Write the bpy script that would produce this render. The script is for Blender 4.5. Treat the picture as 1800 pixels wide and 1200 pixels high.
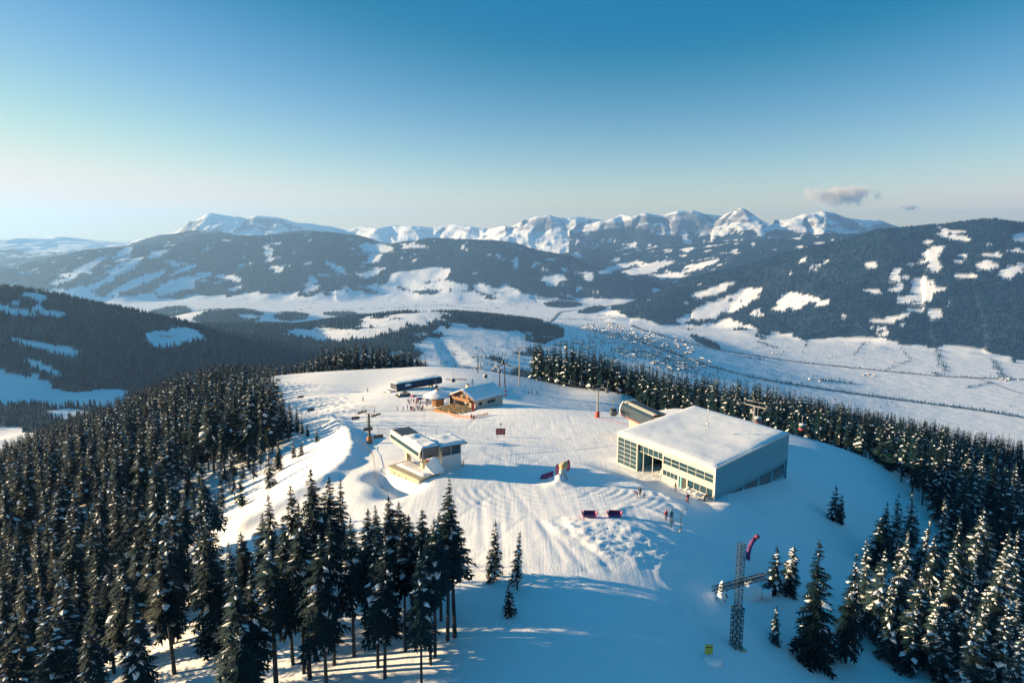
import bpy, math, random
import numpy as np
from mathutils import Vector, Matrix
R = math.radians
random.seed(7)
for o in list(bpy.data.objects): bpy.data.objects.remove(o, do_unlink=True)
scene = bpy.context.scene
C = scene.collection

# ------------------------------------------------------------------ camera, sky, sun, exposure
PITCH = math.atan(200/1200)          # horizon 200 px above the middle of the 1800 x 1200 photograph
cam = bpy.data.cameras.new('camera'); cam.sensor_width = 36; cam.lens = 24
cam.clip_start = 1.0; cam.clip_end = 120000
camo = bpy.data.objects.new('camera', cam); C.objects.link(camo)
camo.location = (0, 0, 0); camo.rotation_euler = (math.pi/2 - PITCH, 0, 0)
scene.camera = camo

SUN_EL, SUN_AZ = R(10.8), R(-82)     # azimuth from +Y, clockwise positive
w = bpy.data.worlds.new('World'); scene.world = w; w.use_nodes = True
wn = w.node_tree.nodes; wl = w.node_tree.links
bg = wn['Background']; bg.inputs['Strength'].default_value = 0.1
sky = wn.new('ShaderNodeTexSky'); sky.sky_type = 'NISHITA'; sky.sun_disc = False
sky.sun_elevation = SUN_EL; sky.sun_rotation = SUN_AZ
sky.altitude = 1900; sky.air_density = 1.0; sky.dust_density = 0.6; sky.ozone_density = 2.0
EXPOSURE = 1.62
sep = wn.new('ShaderNodeSeparateColor'); com = wn.new('ShaderNodeCombineColor')   # the photograph's colour response, channel by channel
wl.new(sky.outputs[0], sep.inputs[0])
_K = 0.176
def _wm(op, a, b, c=None):
    q = wn.new('ShaderNodeMath'); q.operation = op
    for i, v in enumerate((a, b, c)):
        if v is None: continue
        if isinstance(v, (int, float)): q.inputs[i].default_value = v
        else: wl.new(v, q.inputs[i])
    return q.outputs[0]
for ch, (gain, off, floor_, top_) in enumerate([(1.6, .188, .004, .9), (1.25, .166, .20, .82), (1.5, .285, .43, .74)]):
    v = _wm('MULTIPLY', sep.outputs[ch], _K); v = _wm('SUBTRACT', v, off); v = _wm('MULTIPLY', v, gain)
    v = _wm('SMOOTH_MAX', v, floor_, .06); v = _wm('SMOOTH_MIN', v, top_, .35)
    wl.new(_wm('MULTIPLY', v, 1/(0.1*2**EXPOSURE)), com.inputs[ch])
wl.new(com.outputs[0], bg.inputs['Color'])

sl = bpy.data.lights.new('sun', 'SUN'); sl.energy = 5.0; sl.angle = R(0.6); sl.color = (1.0, 0.74, 0.42)
so = bpy.data.objects.new('sun', sl); C.objects.link(so)
sund = Vector((math.sin(SUN_AZ)*math.cos(SUN_EL), math.cos(SUN_AZ)*math.cos(SUN_EL), math.sin(SUN_EL)))
so.rotation_euler = sund.to_track_quat('Z', 'Y').to_euler(); so.location = (-200, 100, 200)

vs = scene.view_settings
vs.view_transform = 'Standard'; vs.look = 'None'; vs.gamma = 1; vs.use_curve_mapping = False
vs.exposure = EXPOSURE
cy = scene.cycles
cy.use_denoising = True
cy.max_bounces = 5; cy.diffuse_bounces = 3; cy.glossy_bounces = 2; cy.transmission_bounces = 3
cy.volume_bounces = 1; cy.transparent_max_bounces = 6
cy.use_adaptive_sampling = True; cy.adaptive_threshold = 0.01
cy.sample_clamp_indirect = 3

# ------------------------------------------------------------------ helpers
CT, ST = math.cos(PITCH), math.sin(PITCH)
def ray(px, py):
    u = (px-900)/1200; v = (600-py)/1200
    return Vector((u, CT+v*ST, -ST+v*CT))
def W(px, py, t):                    # a point of the photograph at depth t (metres along the view axis)
    return ray(px, py)*t
def WD(px, py, d):                   # the same at forward distance d
    r = ray(px, py); return r*(d/r.y)
def proj(x, y, z):
    t = y*CT - z*ST; t = np.maximum(t, 1e-3)
    return 900+1200*x/t, 600-1200*(y*ST+z*CT)/t

_h = lambda a: ((a ^ (a >> 15))*np.uint32(0x2c1b3c6d)) & np.uint32(0xffffffff)
def vnoise(x, y, seed=0):
    xi = np.floor(x).astype(np.int64); yi = np.floor(y).astype(np.int64)
    fx = x-xi; fy = y-yi
    fx = fx*fx*fx*(fx*(fx*6-15)+10); fy = fy*fy*fy*(fy*(fy*6-15)+10)
    def hh(a, b):
        n = (a*374761393 + b*668265263 + seed*974634777) & 0xffffffff
        n = ((n ^ (n >> 13))*1274126177) & 0xffffffff
        n = ((n ^ (n >> 16))*2246822519) & 0xffffffff
        return ((n ^ (n >> 15)) & 0xffff)/65535.0
    a, b, c, d = hh(xi, yi), hh(xi+1, yi), hh(xi, yi+1), hh(xi+1, yi+1)
    return (a*(1-fx)+b*fx)*(1-fy)+(c*(1-fx)+d*fx)*fy
def fbm(x, y, wl_, octv=5, seed=0, gain=0.5):
    s = np.zeros_like(x, dtype=float); a = 1.0; t = 0; f = 1.0/wl_
    for i in range(octv):
        s += a*(vnoise(x*f+13.7*i, y*f-7.1*i, seed+i)*2-1); t += a; a *= gain; f *= 2.03
    return s/t
def ridged(x, y, wl_, octv=5, seed=0, gain=0.55):
    s = np.zeros_like(x, dtype=float); a = 1.0; t = 0; f = 1.0/wl_
    for i in range(octv):
        s += a*(1-np.abs(vnoise(x*f+3.3*i, y*f+9.1*i, seed+i)*2-1)*2); t += a; a *= gain; f *= 2.03
    return s/t
def sstep(a, b, x):
    t = np.clip((x-a)/(b-a), 0, 1); return t*t*(3-2*t)

# ---- materials (all procedural)
MATS = {}
def mat(name, col, rough=0.7, var=0.12, scale=3.0, metal=0.0, bump=0.0, bscale=None, rnd=0.0, emit=None, alpha=None, spec=None):
    if name in MATS: return MATS[name]
    m = bpy.data.materials.new(name); m.use_nodes = True; MATS[name] = m
    n = m.node_tree.nodes; l = m.node_tree.links; p = n['Principled BSDF']
    p.inputs['Roughness'].default_value = rough; p.inputs['Metallic'].default_value = metal
    if spec is not None: p.inputs['Specular IOR Level'].default_value = spec
    tc = n.new('ShaderNodeTexCoord')
    no = n.new('ShaderNodeTexNoise'); no.inputs['Scale'].default_value = scale; no.inputs['Detail'].default_value = 4
    l.new(tc.outputs['Object'], no.inputs['Vector'])
    mr = n.new('ShaderNodeMapRange'); mr.inputs[3].default_value = 1-var; mr.inputs[4].default_value = 1+var
    l.new(no.outputs['Fac'], mr.inputs[0])
    val = mr.outputs[0]
    if rnd:
        oi = n.new('ShaderNodeObjectInfo'); r2 = n.new('ShaderNodeMapRange')
        r2.inputs[3].default_value = 1-rnd; r2.inputs[4].default_value = 1+rnd
        l.new(oi.outputs['Random'], r2.inputs[0])
        mu = n.new('ShaderNodeMath'); mu.operation = 'MULTIPLY'; l.new(val, mu.inputs[0]); l.new(r2.outputs[0], mu.inputs[1]); val = mu.outputs[0]
    mx = n.new('ShaderNodeVectorMath'); mx.operation = 'SCALE'; mx.inputs[0].default_value = col[:3]
    l.new(val, mx.inputs['Scale']); l.new(mx.outputs[0], p.inputs['Base Color'])
    if bump:
        nb = n.new('ShaderNodeTexNoise'); nb.inputs['Scale'].default_value = bscale or scale*4; nb.inputs['Detail'].default_value = 5
        l.new(tc.outputs['Object'], nb.inputs['Vector'])
        b = n.new('ShaderNodeBump'); b.inputs['Strength'].default_value = 1.0; b.inputs['Distance'].default_value = bump
        l.new(nb.outputs['Fac'], b.inputs['Height']); l.new(b.outputs[0], p.inputs['Normal'])
    if emit:
        p.inputs['Emission Color'].default_value = (*emit[0], 1); p.inputs['Emission Strength'].default_value = emit[1]
    return m

class MB:
    """collects shapes for one mesh"""
    def __init__(s): s.v = []; s.f = []; s.m = []
    def add(s, vs_, fs, mi=0):
        b = len(s.v); s.v += [tuple(x) for x in vs_]; s.f += [tuple(b+i for i in f) for f in fs]; s.m += [mi]*len(fs); return s
    def box(s, c, d, M=None, mi=0, taper=1.0):
        x, y, z = d[0]/2, d[1]/2, d[2]/2; k = taper
        P = [(-x,-y,-z),(x,-y,-z),(x,y,-z),(-x,y,-z),(-x*k,-y*k,z),(x*k,-y*k,z),(x*k,y*k,z),(-x*k,y*k,z)]
        P = [Vector(p) for p in P]
        if M is not None: P = [M @ p for p in P]
        P = [p+Vector(c) for p in P]
        return s.add(P, [(3,2,1,0),(4,5,6,7),(0,1,5,4),(1,2,6,5),(2,3,7,6),(3,0,4,7)], mi)
    def hexa(s, P, mi=0):              # 4 bottom corners then 4 top corners, both counter-clockwise from above
        return s.add(P, [(3,2,1,0),(4,5,6,7),(0,1,5,4),(1,2,6,5),(2,3,7,6),(3,0,4,7)], mi)
    def tube(s, pts, rad, n=6, mi=0, cap=True):
        pts = [Vector(p) for p in pts]; rr = rad if hasattr(rad, '__len__') else [rad]*len(pts)
        rings = []
        for i, p in enumerate(pts):
            d = (pts[min(i+1, len(pts)-1)]-pts[max(i-1, 0)]).normalized()
            a = d.cross(Vector((0,0,1)) if abs(d.z) < 0.9 else Vector((1,0,0))).normalized(); b = d.cross(a)
            rings.append([p+(a*math.cos(2*math.pi*k/n)+b*math.sin(2*math.pi*k/n))*rr[i] for k in range(n)])
        vs_ = [q for r in rings for q in r]; fs = []
        for i in range(len(pts)-1):
            for k in range(n): fs.append((i*n+k, i*n+(k+1)%n, (i+1)*n+(k+1)%n, (i+1)*n+k))
        if cap: fs += [tuple(reversed(range(n))), tuple((len(pts)-1)*n+k for k in range(n))]
        return s.add(vs_, [tuple(reversed(f)) for f in fs], mi)
    def lathe(s, prof, n=10, c=(0,0,0), mi=0, sx=1, sy=1):
        vs_ = [(c[0]+r*sx*math.cos(2*math.pi*k/n), c[1]+r*sy*math.sin(2*math.pi*k/n), c[2]+z) for r, z in prof for k in range(n)]
        fs = [(i*n+k, i*n+(k+1)%n, (i+1)*n+(k+1)%n, (i+1)*n+k) for i in range(len(prof)-1) for k in range(n)]
        fs += [tuple(reversed(range(n))), tuple((len(prof)-1)*n+k for k in range(n))]
        return s.add(vs_, fs, mi)
    def build(s, name, m, parent=None, loc=None, smooth=False):
        me = bpy.data.meshes.new(name); me.from_pydata([tuple(v) for v in s.v], [], s.f)
        for k in (m if isinstance(m, (list, tuple)) else [m]): me.materials.append(k)
        if any(s.m): me.polygons.foreach_set('material_index', s.m)
        if smooth: me.polygons.foreach_set('use_smooth', [True]*len(s.f))
        me.update()
        return link(name, me, parent, loc)
def link(name, me, parent=None, loc=None):
    o = bpy.data.objects.new(name, me); C.objects.link(o)
    if parent: o.parent = parent
    if loc is not None: o.location = loc
    return o
def tag(o, label, cat, group=None):
    o['label'] = label; o['category'] = cat
    if group: o['group'] = group
    return o
def thing(name, label, cat, loc=(0,0,0), rz=0, group=None):
    o = bpy.data.objects.new(name, None); C.objects.link(o); o.empty_display_size = 0.5
    o.location = loc; o.rotation_euler = (0, 0, rz)
    return tag(o, label, cat, group)
def copy_tree(o, parent=None):
    c = o.copy(); C.objects.link(c); c.parent = parent
    for ch in list(o.children): copy_tree(ch, c)
    return c
def npmesh(name, V, F, m, attrs=None, smooth=True, mi=None):
    """numpy verts (n,3) and faces (k,3|4)"""
    me = bpy.data.meshes.new(name); V = np.asarray(V, dtype=np.float32); F = np.asarray(F, dtype=np.int32)
    k = F.shape[1]
    me.vertices.add(len(V)); me.vertices.foreach_set('co', V.ravel())
    me.loops.add(F.size); me.loops.foreach_set('vertex_index', F.ravel())
    me.polygons.add(len(F)); me.polygons.foreach_set('loop_start', np.arange(0, F.size, k, dtype=np.int32))
    if smooth: me.polygons.foreach_set('use_smooth', np.ones(len(F), dtype=bool))
    for x in (m if isinstance(m, (list, tuple)) else [m]): me.materials.append(x)
    if mi is not None: me.polygons.foreach_set('material_index', np.asarray(mi, dtype=np.int32))
    for an, av in (attrs or {}).items():
        a = me.attributes.new(an, 'FLOAT', 'POINT'); a.data.foreach_set('value', np.asarray(av, dtype=np.float32))
    me.update(calc_edges=True)
    return me
# ------------------------------------------------------------------ terrain
# summit plateau: measured points (px, py, depth) and world points (x, y, z), joined by a thin plate spline
_cp = [(300,1250,84),(500,1220,82),(800,1180,80),(1000,1150,81),(1293,1138,86),(1430,1165,90),(1600,1180,92),(1790,1200,92),
 (900,1000,98),(1200,960,106),(1330,985,109),(900,900,116),(1170,920,112),(1100,870,124),(980,845,133),(750,850,130),
 (640,850,133),(620,770,180),(650,779,178),(880,765,185),(1050,733,215),(960,720,232),(960,712,285),(900,700,318),(1000,690,362),
 (930,668,385),(840,655,385),(1100,692,366),(1190,715,292),(780,730,232),(860,715,245),(700,715,260),(600,720,258),(640,690,345),
 (560,690,330),(740,690,291),(700,650,395),(600,657,385),(520,670,375),(750,645,400),(420,930,128),(620,760,183),(560,800,165),
 (500,850,148),(520,775,205),(500,800,195),(1480,790,190),(1540,870,158),(1470,910,143),(1600,1000,135)]
_wp = [(-80,470,-108),(0,460,-105),(-140,470,-118),(60,430,-112),(100,400,-116),(-70,110,-68),(-71,95,-70),(-135,175,-84),
 (-210,270,-100),(-100,250,-80),(-130,340,-88),(-200,450,-104),(-140,420,-92),(-300,400,-140),(-320,250,-150),(-250,150,-130),(-150,60,-100),
 (-60,150,-63),(-90,170,-74),(-330,520,-170),(-45,60,-58),(100,130,-73),(148,195,-86),(222,290,-110),(150,290,-92),(120,230,-78),
 (80,290,-86),(100,340,-104),(200,150,-105),(300,200,-150),(120,60,-82),(60,50,-60),(0,50,-52),(300,400,-170),(200,420,-145),(330,100,-175),
 (20,245,-66.5),(40,245,-67.5),(60,250,-70),(20,280,-76),(45,280,-79),(65,290,-84),(2,268,-69),(20,310,-81.5),(45,310,-85),(70,320,-91),(-40,300,-71),(-25,330,-75.5),
 (37.7,120.9,-50),(49,132,-52),(62,144,-54.4),(23.1,144.2,-51.4),(46,168,-55),(34,157,-53.5),(70,160,-57)]
_P = np.array([tuple(W(*c)) for c in _cp]+_wp)
def _tps_fit(P, lam=6.0):
    n = len(P); d = np.hypot(P[:,None,0]-P[None,:,0], P[:,None,1]-P[None,:,1])/100
    K = np.where(d > 0, d*d*np.log(np.maximum(d, 1e-9)), 0)+np.eye(n)*lam*1e-3
    Q = np.c_[np.ones(n), P[:,:2]/100]; A = np.block([[K, Q], [Q.T, np.zeros((3,3))]])
    return np.linalg.solve(A, np.r_[P[:,2], 0, 0, 0])
_tw = _tps_fit(_P)
def _tps(x, y):
    n = len(_P); out = _tw[n]+_tw[n+1]*x/100+_tw[n+2]*y/100
    for i in range(n):
        d2 = ((x-_P[i,0])**2+(y-_P[i,1])**2)/1e4
        out = out+_tw[i]*0.5*d2*np.log(np.maximum(d2, 1e-12))
    return out

# the mountain below the plateau: height against distance for three bearings
_pd = np.array([0,.3,.45,.6,1,1.5,2,2.5,3,4,5,6,8,200])*1000
_pl = np.array([-60,-105,-150,-205,-310,-400,-455,-520,-600,-750,-880,-960,-1000,-1000.])
_pc = np.array([-60,-80,-105,-170,-330,-470,-570,-640,-700,-790,-900,-985,-1000,-1000.])
_pr = np.array([-60,-100,-170,-250,-440,-640,-820,-950,-1000,-1000,-1000,-1000,-1000,-1000.])
def own(x, y):
    d = np.hypot(x, y); az = np.degrees(np.arctan2(x, y)); az = az+6*fbm(x, y, 900, 3, 3)
    l, c, r = (np.interp(d, _pd, p) for p in (_pl, _pc, _pr))
    a = sstep(-24, -8, az); b = sstep(-1, 7, az)
    z = l*(1-a)+c*a; z = z*(1-b)+r*b
    return z + sstep(350, 1200, d)*45*fbm(x, y, 700, 4, 11)*sstep(-1000, -800, z)

def pxr(lst): return [tuple(WD(px, py, d*1000)) for px, py, d in lst]
RIDGES = {  # (px, py, km) along the crest, slope, roundness of the crest, ruggedness
 'A': (pxr([(-420,470,2.1),(-200,485,2.3),(0,508,2.5),(120,538,2.8),(220,578,3.2),(300,622,3.6)]), .46, 160, 55),
 'B': (pxr([(250,590,3.6),(330,578,3.9),(400,577,4.0),(520,592,4.1),(610,578,4.3),(740,552,4.5),(850,566,4.6),(930,592,4.8),(965,612,4.8)]), .17, 250, 22),
 'B2': (pxr([(375,545,6.6),(430,546,6.6)]), .22, 150, 15),
 'C1': (pxr([(-250,450,10.5),(60,478,10.2),(200,437,11.3),(330,427,11.8),(420,418,12.2),(520,412,12.4),(570,411,12.5),(625,424,12.2)]), .30, 260, 190),
 'C2': (pxr([(570,411,12.5),(640,432,12.1),(700,428,11.9),(760,420,11.8),(860,424,11.4),(950,444,11),(1050,474,10.3),(1120,500,9.9),(1145,520,9.7)]), .34, 260, 170),
 'D': (pxr([(1090,560,7.4),(1200,508,7.8),(1300,472,8),(1450,431,7.9),(1560,404,7.7),(1650,396,7.6),(1740,386,7.5),(1800,393,7.4),(2000,380,7.3),(2300,370,7.2)]), .47, 200, 110),
 'E1': (pxr([(960,452,13.50),(1050,438,14.40),(1150,440,14.40),(1250,428,13.50),(1330,424,12.60),(1440,414,12.15),(1600,410,11.70)]), .36, 250, 200),
 'E2': (pxr([(1120,470,12.69),(1230,452,12.69),(1330,440,11.75)]), .33, 250, 140),
 'F': (pxr([(-200,418,16.80),(0,421,17.60),(60,418,17.60),(100,416,17.60),(190,428,18.40)]), .13, 500, 200),
 'F2': (pxr([(-200,440,13.95),(0,447,14.42),(130,446,14.88)]), .16, 500, 150),
 'G0': (pxr([(270,425,14.58),(320,412,14.18),(358,405,13.77),(400,415,13.77),(480,416,14.58),(540,407,14.58),(600,413,14.58)]), .30, 250, 160),
 'G': (pxr([(285,412,17.36),(315,400,17.36),(345,384,17.67),(372,373,17.98),(400,378,17.98),(432,383,17.98),(452,378,17.98),(485,382,17.98),(520,389,17.98),(560,395,17.98),(600,401,17.98)]), .42, 60, 319),
 'H': (pxr([(575,404,21.24),(610,403,21.24),(640,397,21.24),(665,400,20.65),(690,395,21.24),(725,397,20.65),(760,399,20.65),(795,394,20.65),(830,398,20.06),(860,401,20.06),(885,397,19.47),(905,402,18.88)]), .38, 60, 364),
 'I1': (pxr([(880,404,18.00),(905,396,18.00),(925,385,18.00),(945,379,18.00),(965,377,18.00),(985,381,18.00),(1015,380,18.00),(1040,383,18.00),(1065,388,18.00)]), .42, 60, 301),
 'I2': (pxr([(1040,392,17.48),(1075,384,17.48),(1095,377,17.86),(1112,380,17.48),(1135,374,17.48),(1160,377,17.48),(1190,371,17.48),(1215,369,17.48),(1240,376,17.48),(1270,379,17.48),(1290,370,17.10),(1303,365,17.10),(1322,374,17.10),(1345,384,17.10),(1375,386,16.72)]), .44, 50, 319),
 'I3': (pxr([(1365,392,17.20),(1395,383,17.20),(1420,374,16.80),(1445,370,16.80),(1465,374,16.80),(1490,381,16.80),(1515,386,16.80),(1540,385,16.80),(1565,393,16.80),(1600,402,16.80),(1680,412,16.80)]), .46, 50, 301),
}
def ridge(x, y, pts, k, r0, amp, seed):
    wx = x+amp*1.2*fbm(x, y, 6*amp+500, 4, seed); wy = y+amp*1.2*fbm(x, y, 6*amp+500, 4, seed+50)
    best = np.full(x.shape, -1e9); bd = np.zeros(x.shape); bs = np.zeros(x.shape); acc = 0.0
    for (x0,y0,z0), (x1,y1,z1) in zip(pts[:-1], pts[1:]):
        dx, dy = x1-x0, y1-y0; L2 = dx*dx+dy*dy
        def proj_(xx, yy):
            t = np.clip(((xx-x0)*dx+(yy-y0)*dy)/L2, 0, 1); return t, np.hypot(xx-x0-t*dx, yy-y0-t*dy)
        t0, d0 = proj_(x, y); t1, d1 = proj_(wx, wy)
        b = sstep(0, amp*2.5+100, d0); d = d0*(1-b)+d1*b; t = t0*(1-b)+t1*b
        h = z0+(z1-z0)*t-k*(np.sqrt(d*d+r0*r0)-r0)
        m = h > best; best = np.where(m, h, best); bd = np.where(m, d, bd); bs = np.where(m, acc+t*math.sqrt(L2), bs); acc += math.sqrt(L2)
    near = best > -1400
    wr = np.zeros(x.shape); wr[near] = fbm(x[near], y[near], 1500, 3, seed+3)
    rib = np.zeros(x.shape); sx_ = 680 if amp > 300 else 1500
    rib[near] = ridged(bs[near]+350*wr[near], bd[near]*.22, sx_, 4, seed+21, .6)
    if amp > 300:      # bare rock ranges: sharp ribs
        rg = np.zeros(x.shape); rg[near] = ridged(x[near], y[near], 2000, 6, seed+7, .6)
        r2 = np.zeros(x.shape); r2[near] = ridged(x[near], y[near], 620, 4, seed+9, .6)
        best = best+(rib-.75)*amp*.55*sstep(30, 700, bd)+(rg-.55)*amp*.6*sstep(0, 900, bd)+(r2-.5)*amp*.09
    else:
        rg = np.zeros(x.shape); rg[near] = fbm(x[near], y[near], 900+amp*3, 5, seed+7)
        best = best+rg*amp*.7*sstep(0, 700, bd)+rib*amp*.35*sstep(100, 1200, bd)
    return best
def far_h(x, y):
    hs = [own(x, y), -1000+3*fbm(x, y, 700, 3, 91)]
    for i, (nm, (pts, k, r0, amp)) in enumerate(RIDGES.items()):
        h = np.full(x.shape, -3000.0)
        xs = [p[0] for p in pts]; ys = [p[1] for p in pts]; reach = 1900/k
        m = (x > min(xs)-reach) & (x < max(xs)+reach) & (y > min(ys)-reach) & (y < max(ys)+reach)
        if m.any(): h[m] = ridge(x[m], y[m], pts, k, r0, amp, 100+i*13)
        hs.append(h)
        if nm == 'D': foot = np.exp(-((h+1035)/75)**2)
    H = np.array(hs); mx = H.max(0); kk = 28.0
    return mx+kk*np.log(np.exp(np.maximum((H-mx)/kk, -40)).sum(0))+foot*26*fbm(x, y, 420, 3, 93)
def near_w(x, y): return 1-sstep(255, 430, np.hypot(x*1.0, y-235))

def poly_dist(x, y, pts):
    best = np.full(x.shape, 1e9); par = np.zeros(x.shape); L = 0
    for (x0,y0), (x1,y1) in zip(pts[:-1], pts[1:]):
        dx, dy = x1-x0, y1-y0; l = math.hypot(dx, dy)
        t = np.clip(((x-x0)*dx+(y-y0)*dy)/(l*l), 0, 1); d = np.hypot(x-x0-t*dx, y-y0-t*dy)
        m = d < best; best = np.where(m, d, best); par = np.where(m, L+t*l, par); L += l
    return best, par
def inside(x, y, pts):
    x = np.asarray(x, float); r = np.zeros(x.shape, bool); n = len(pts)
    for i in range(n):
        x0, y0 = pts[i]; x1, y1 = pts[(i+1) % n]
        c = ((y0 > y) != (y1 > y)) & (x < (x1-x0)*(y-y0)/(y1-y0+1e-12)+x0); r ^= c
    return r
def base_h(x, y):
    x = np.asarray(x, float); y = np.asarray(y, float); wN = near_w(x, y)
    out = np.zeros(x.shape); a = wN > 0.001; b = wN < 0.999
    if a.any(): out[a] += _tps(x[a], y[a])*wN[a]
    if b.any(): out[b] += far_h(x[b], y[b])*(1-wN[b])
    return out
def hit(px, py, d0=60, d1=45000):           # where the photograph's ray meets the ground
    r = ray(px, py); ds = np.geomspace(d0, d1, 700); xs = r.x/r.y*ds; zs = r.z/r.y*ds
    g = base_h(xs, ds); i = int(np.argmax(g > zs)) if (g > zs).any() else int(np.argmin(np.where((ds > 150) & (ds < 480), zs-g, 1e9)))
    return (xs[i], ds[i], g[i])
BERM = [hit(*p, 60, 500)[:2] for p in [(585,738),(612,768),(618,790),(606,818),(565,850),(500,885),(425,930)]]
MOUND = hit(985, 848, 60, 500)
PATCH = [hit(*p, 60, 500)[:2] for p in [(965,925),(1010,908),(1105,912),(1150,945),(1188,978),(1175,1000),(1120,1003),(1060,985)]]
PISTE_LUMPS = [hit(*p, 60, 500)[:2] for p in [(1150,1060),(1230,1065),(1290,1080),(1260,1110),(1180,1100)]]
ROAD = [hit(*p, 60, 500)[:2] for p in [(1120,900),(1190,935),(1250,975),(1265,1005),(1200,1020)]]
STPIT = (-25.5, 127.0)
def ground_detail(x, y, z):
    d, s = poly_dist(x, y, BERM); z = z+2.1*np.exp(-(d/2.6)**2)*(0.8+.35*fbm(x, y, 7, 3, 5))
    z = z+0.22*fbm(x, y, 30, 3, 21)*sstep(0, 30, np.abs(x+300)) + .05*fbm(x, y, 4, 3, 22)
    dm = np.hypot(x-MOUND[0], y-MOUND[1]); z = z+1.4*np.exp(-(dm/2.8)**2)*(1+.5*fbm(x, y, 1.8, 3, 6))
    # groomer arcs on the camera side of the mound
    ang = np.arctan2(x-MOUND[0], -(y-MOUND[1])); mk = sstep(6.5, 9, dm)*(1-sstep(19, 24, dm))*(1-sstep(1.2, 1.7, np.abs(ang)))
    z = z+mk*(.05*np.sin(dm*2*math.pi/1.7+.9*fbm(x, y, 9, 2, 8))*(.55+.9*fbm(x, y, 5, 2, 9))-.05)
    z = z-.5*np.exp(-((dm-13)/6)**2)*(1-sstep(1.2, 1.7, np.abs(ang)))*.4
    # straight groomed lanes up the front of the piste
    lane = (1-sstep(118, 130, y))*sstep(-22, -12, x)*(1-sstep(8, 16, x))
    z = z+lane*.012*np.sin((x+.12*y)*2*math.pi/2.3)
    # churned snow heap in front
    ins = inside(x, y, PATCH); dp, _ = poly_dist(x, y, PATCH+PATCH[:1]); e = np.where(ins, sstep(0, 1.6, dp), 0)
    z = z+e*(.10+.5*np.abs(fbm(x, y, 1.4, 4, 31, .75)))+.16*np.exp(-(dp/.8)**2)*(.6+.8*fbm(x, y, 2, 2, 33))
    ins2 = inside(x, y, PISTE_LUMPS); dp2, _ = poly_dist(x, y, PISTE_LUMPS+PISTE_LUMPS[:1])
    z = z+np.where(ins2, sstep(0, 2, dp2), 0)*(.6*np.abs(fbm(x, y, 1.9, 4, 37, .7)))
    dr, sr = poly_dist(x, y, ROAD); z = z-.15*np.exp(-(dr/2.6)**4)+.12*np.exp(-((dr-3.2)/.6)**2)
    ds, _ = poly_dist(x, y, [(-26.6, 130.8), (-20.0, 123.6)]); z = z-2.9*np.exp(-(ds/2.4)**2)-1.3*np.exp(-(np.hypot(x+23.0, y-121.5)/3.4)**2)
    # levelled ground along the hall front
    q = ((x-37.7)*(-14.6)+(y-120.9)*23.3)/27.5; dn_ = (x-37.7)*(-23.3)/27.5+(y-120.9)*(-14.6)/27.5
    lv = -50.35-.95*np.clip(q/27.5, -.1, 1.1); mk = sstep(-6, 0, q)*(1-sstep(27.5, 34, q))*sstep(-6, -2, dn_)*(1-sstep(2.5, 9, dn_)); z = z*(1-mk)+(lv+.06*fbm(x, y, 3, 3, 44))*mk
    # old ski tracks
    for i, (a, b) in enumerate(TRACKS):
        dt, st = poly_dist(x, y, [a, b]); z = z-(.10 if i >= 80 else .045)*np.exp(-(dt/(.55 if i >= 80 else .4))**2)
    return z
_T = [((962,925),(1035,1005)),((975,915),(1075,1002)),((985,908),(1010,960)),((950,915),(990,985)),((1150,915),(1215,960)),((880,920),(890,1040)),((845,880),(850,960)),
      ((1190,770),(900,800)),((700,735),(1000,757)),((560,700),(760,690)),((1030,870),(1180,890)),((1110,835),(1200,905))]
_tr = random.Random(4)
TRACKS = [((a_, b_), (a_+l_*math.sin(h_), b_+l_*math.cos(h_))) for a_, b_, l_, h_ in [(_tr.uniform(-24, 34), _tr.uniform(84, 128), _tr.uniform(8, 30), _tr.gauss(.1, .7)) for _ in range(46)]+[(_tr.uniform(-50, 25), _tr.uniform(150, 215), _tr.uniform(15, 60), _tr.gauss(-.6, .6)) for _ in range(34)]]
TRACKS += [(hit(*a, 60, 600)[:2], hit(*b, 60, 600)[:2]) for a, b in _T]
def ground(x, y):
    x = np.atleast_1d(np.asarray(x, float)); y = np.atleast_1d(np.asarray(y, float))
    z = ground_detail(x, y, base_h(x, y)); return float(z[0]) if z.size == 1 else z
def G(px, py): x, y, z = hit(px, py, 60, 700); return Vector((x, y, ground(x, y)))
# ------------------------------------------------------------------ heights of the far land on a fan of points
az = np.r_[np.arange(-64, -41, .5), np.arange(-41, 41, .105), np.arange(41, 64.1, .5)]
rd = np.r_[np.geomspace(330, 12800, 440)[:-1], np.linspace(12800, 27500, 215), [28000]]
A, D = np.meshgrid(np.radians(az), rd); xf = (D*np.sin(A)).ravel(); yf = (D*np.cos(A)).ravel()
zf = base_h(xf, yf)
FX, FY, FZ = xf, yf, zf; _ZG = zf.reshape(D.shape); _ar = np.radians(az); _lr = np.log(rd)
def far_look(x, y):                          # height of the far mesh, by interpolation
    x = np.asarray(x, float); y = np.asarray(y, float)
    fi = np.clip(np.interp(np.log(np.maximum(np.hypot(x, y), 331)), _lr, np.arange(len(rd))), 0, len(rd)-1.001); fj = np.clip(np.interp(np.arctan2(x, y), _ar, np.arange(len(az))), 0, len(az)-1.001)
    i = fi.astype(int); j = fj.astype(int); u = fi-i; v = fj-j
    return (_ZG[i,j]*(1-u)+_ZG[i+1,j]*u)*(1-v)+(_ZG[i,j+1]*(1-u)+_ZG[i+1,j+1]*u)*v
def fhit(px, py, d0=500, d1=28000):
    r = ray(px, py); ds = np.geomspace(d0, d1, 900); xs = r.x/r.y*ds; zs = r.z/r.y*ds; g = far_look(xs, ds); i = np.argmax(g > zs); return (xs[i], ds[i], g[i])
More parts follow.
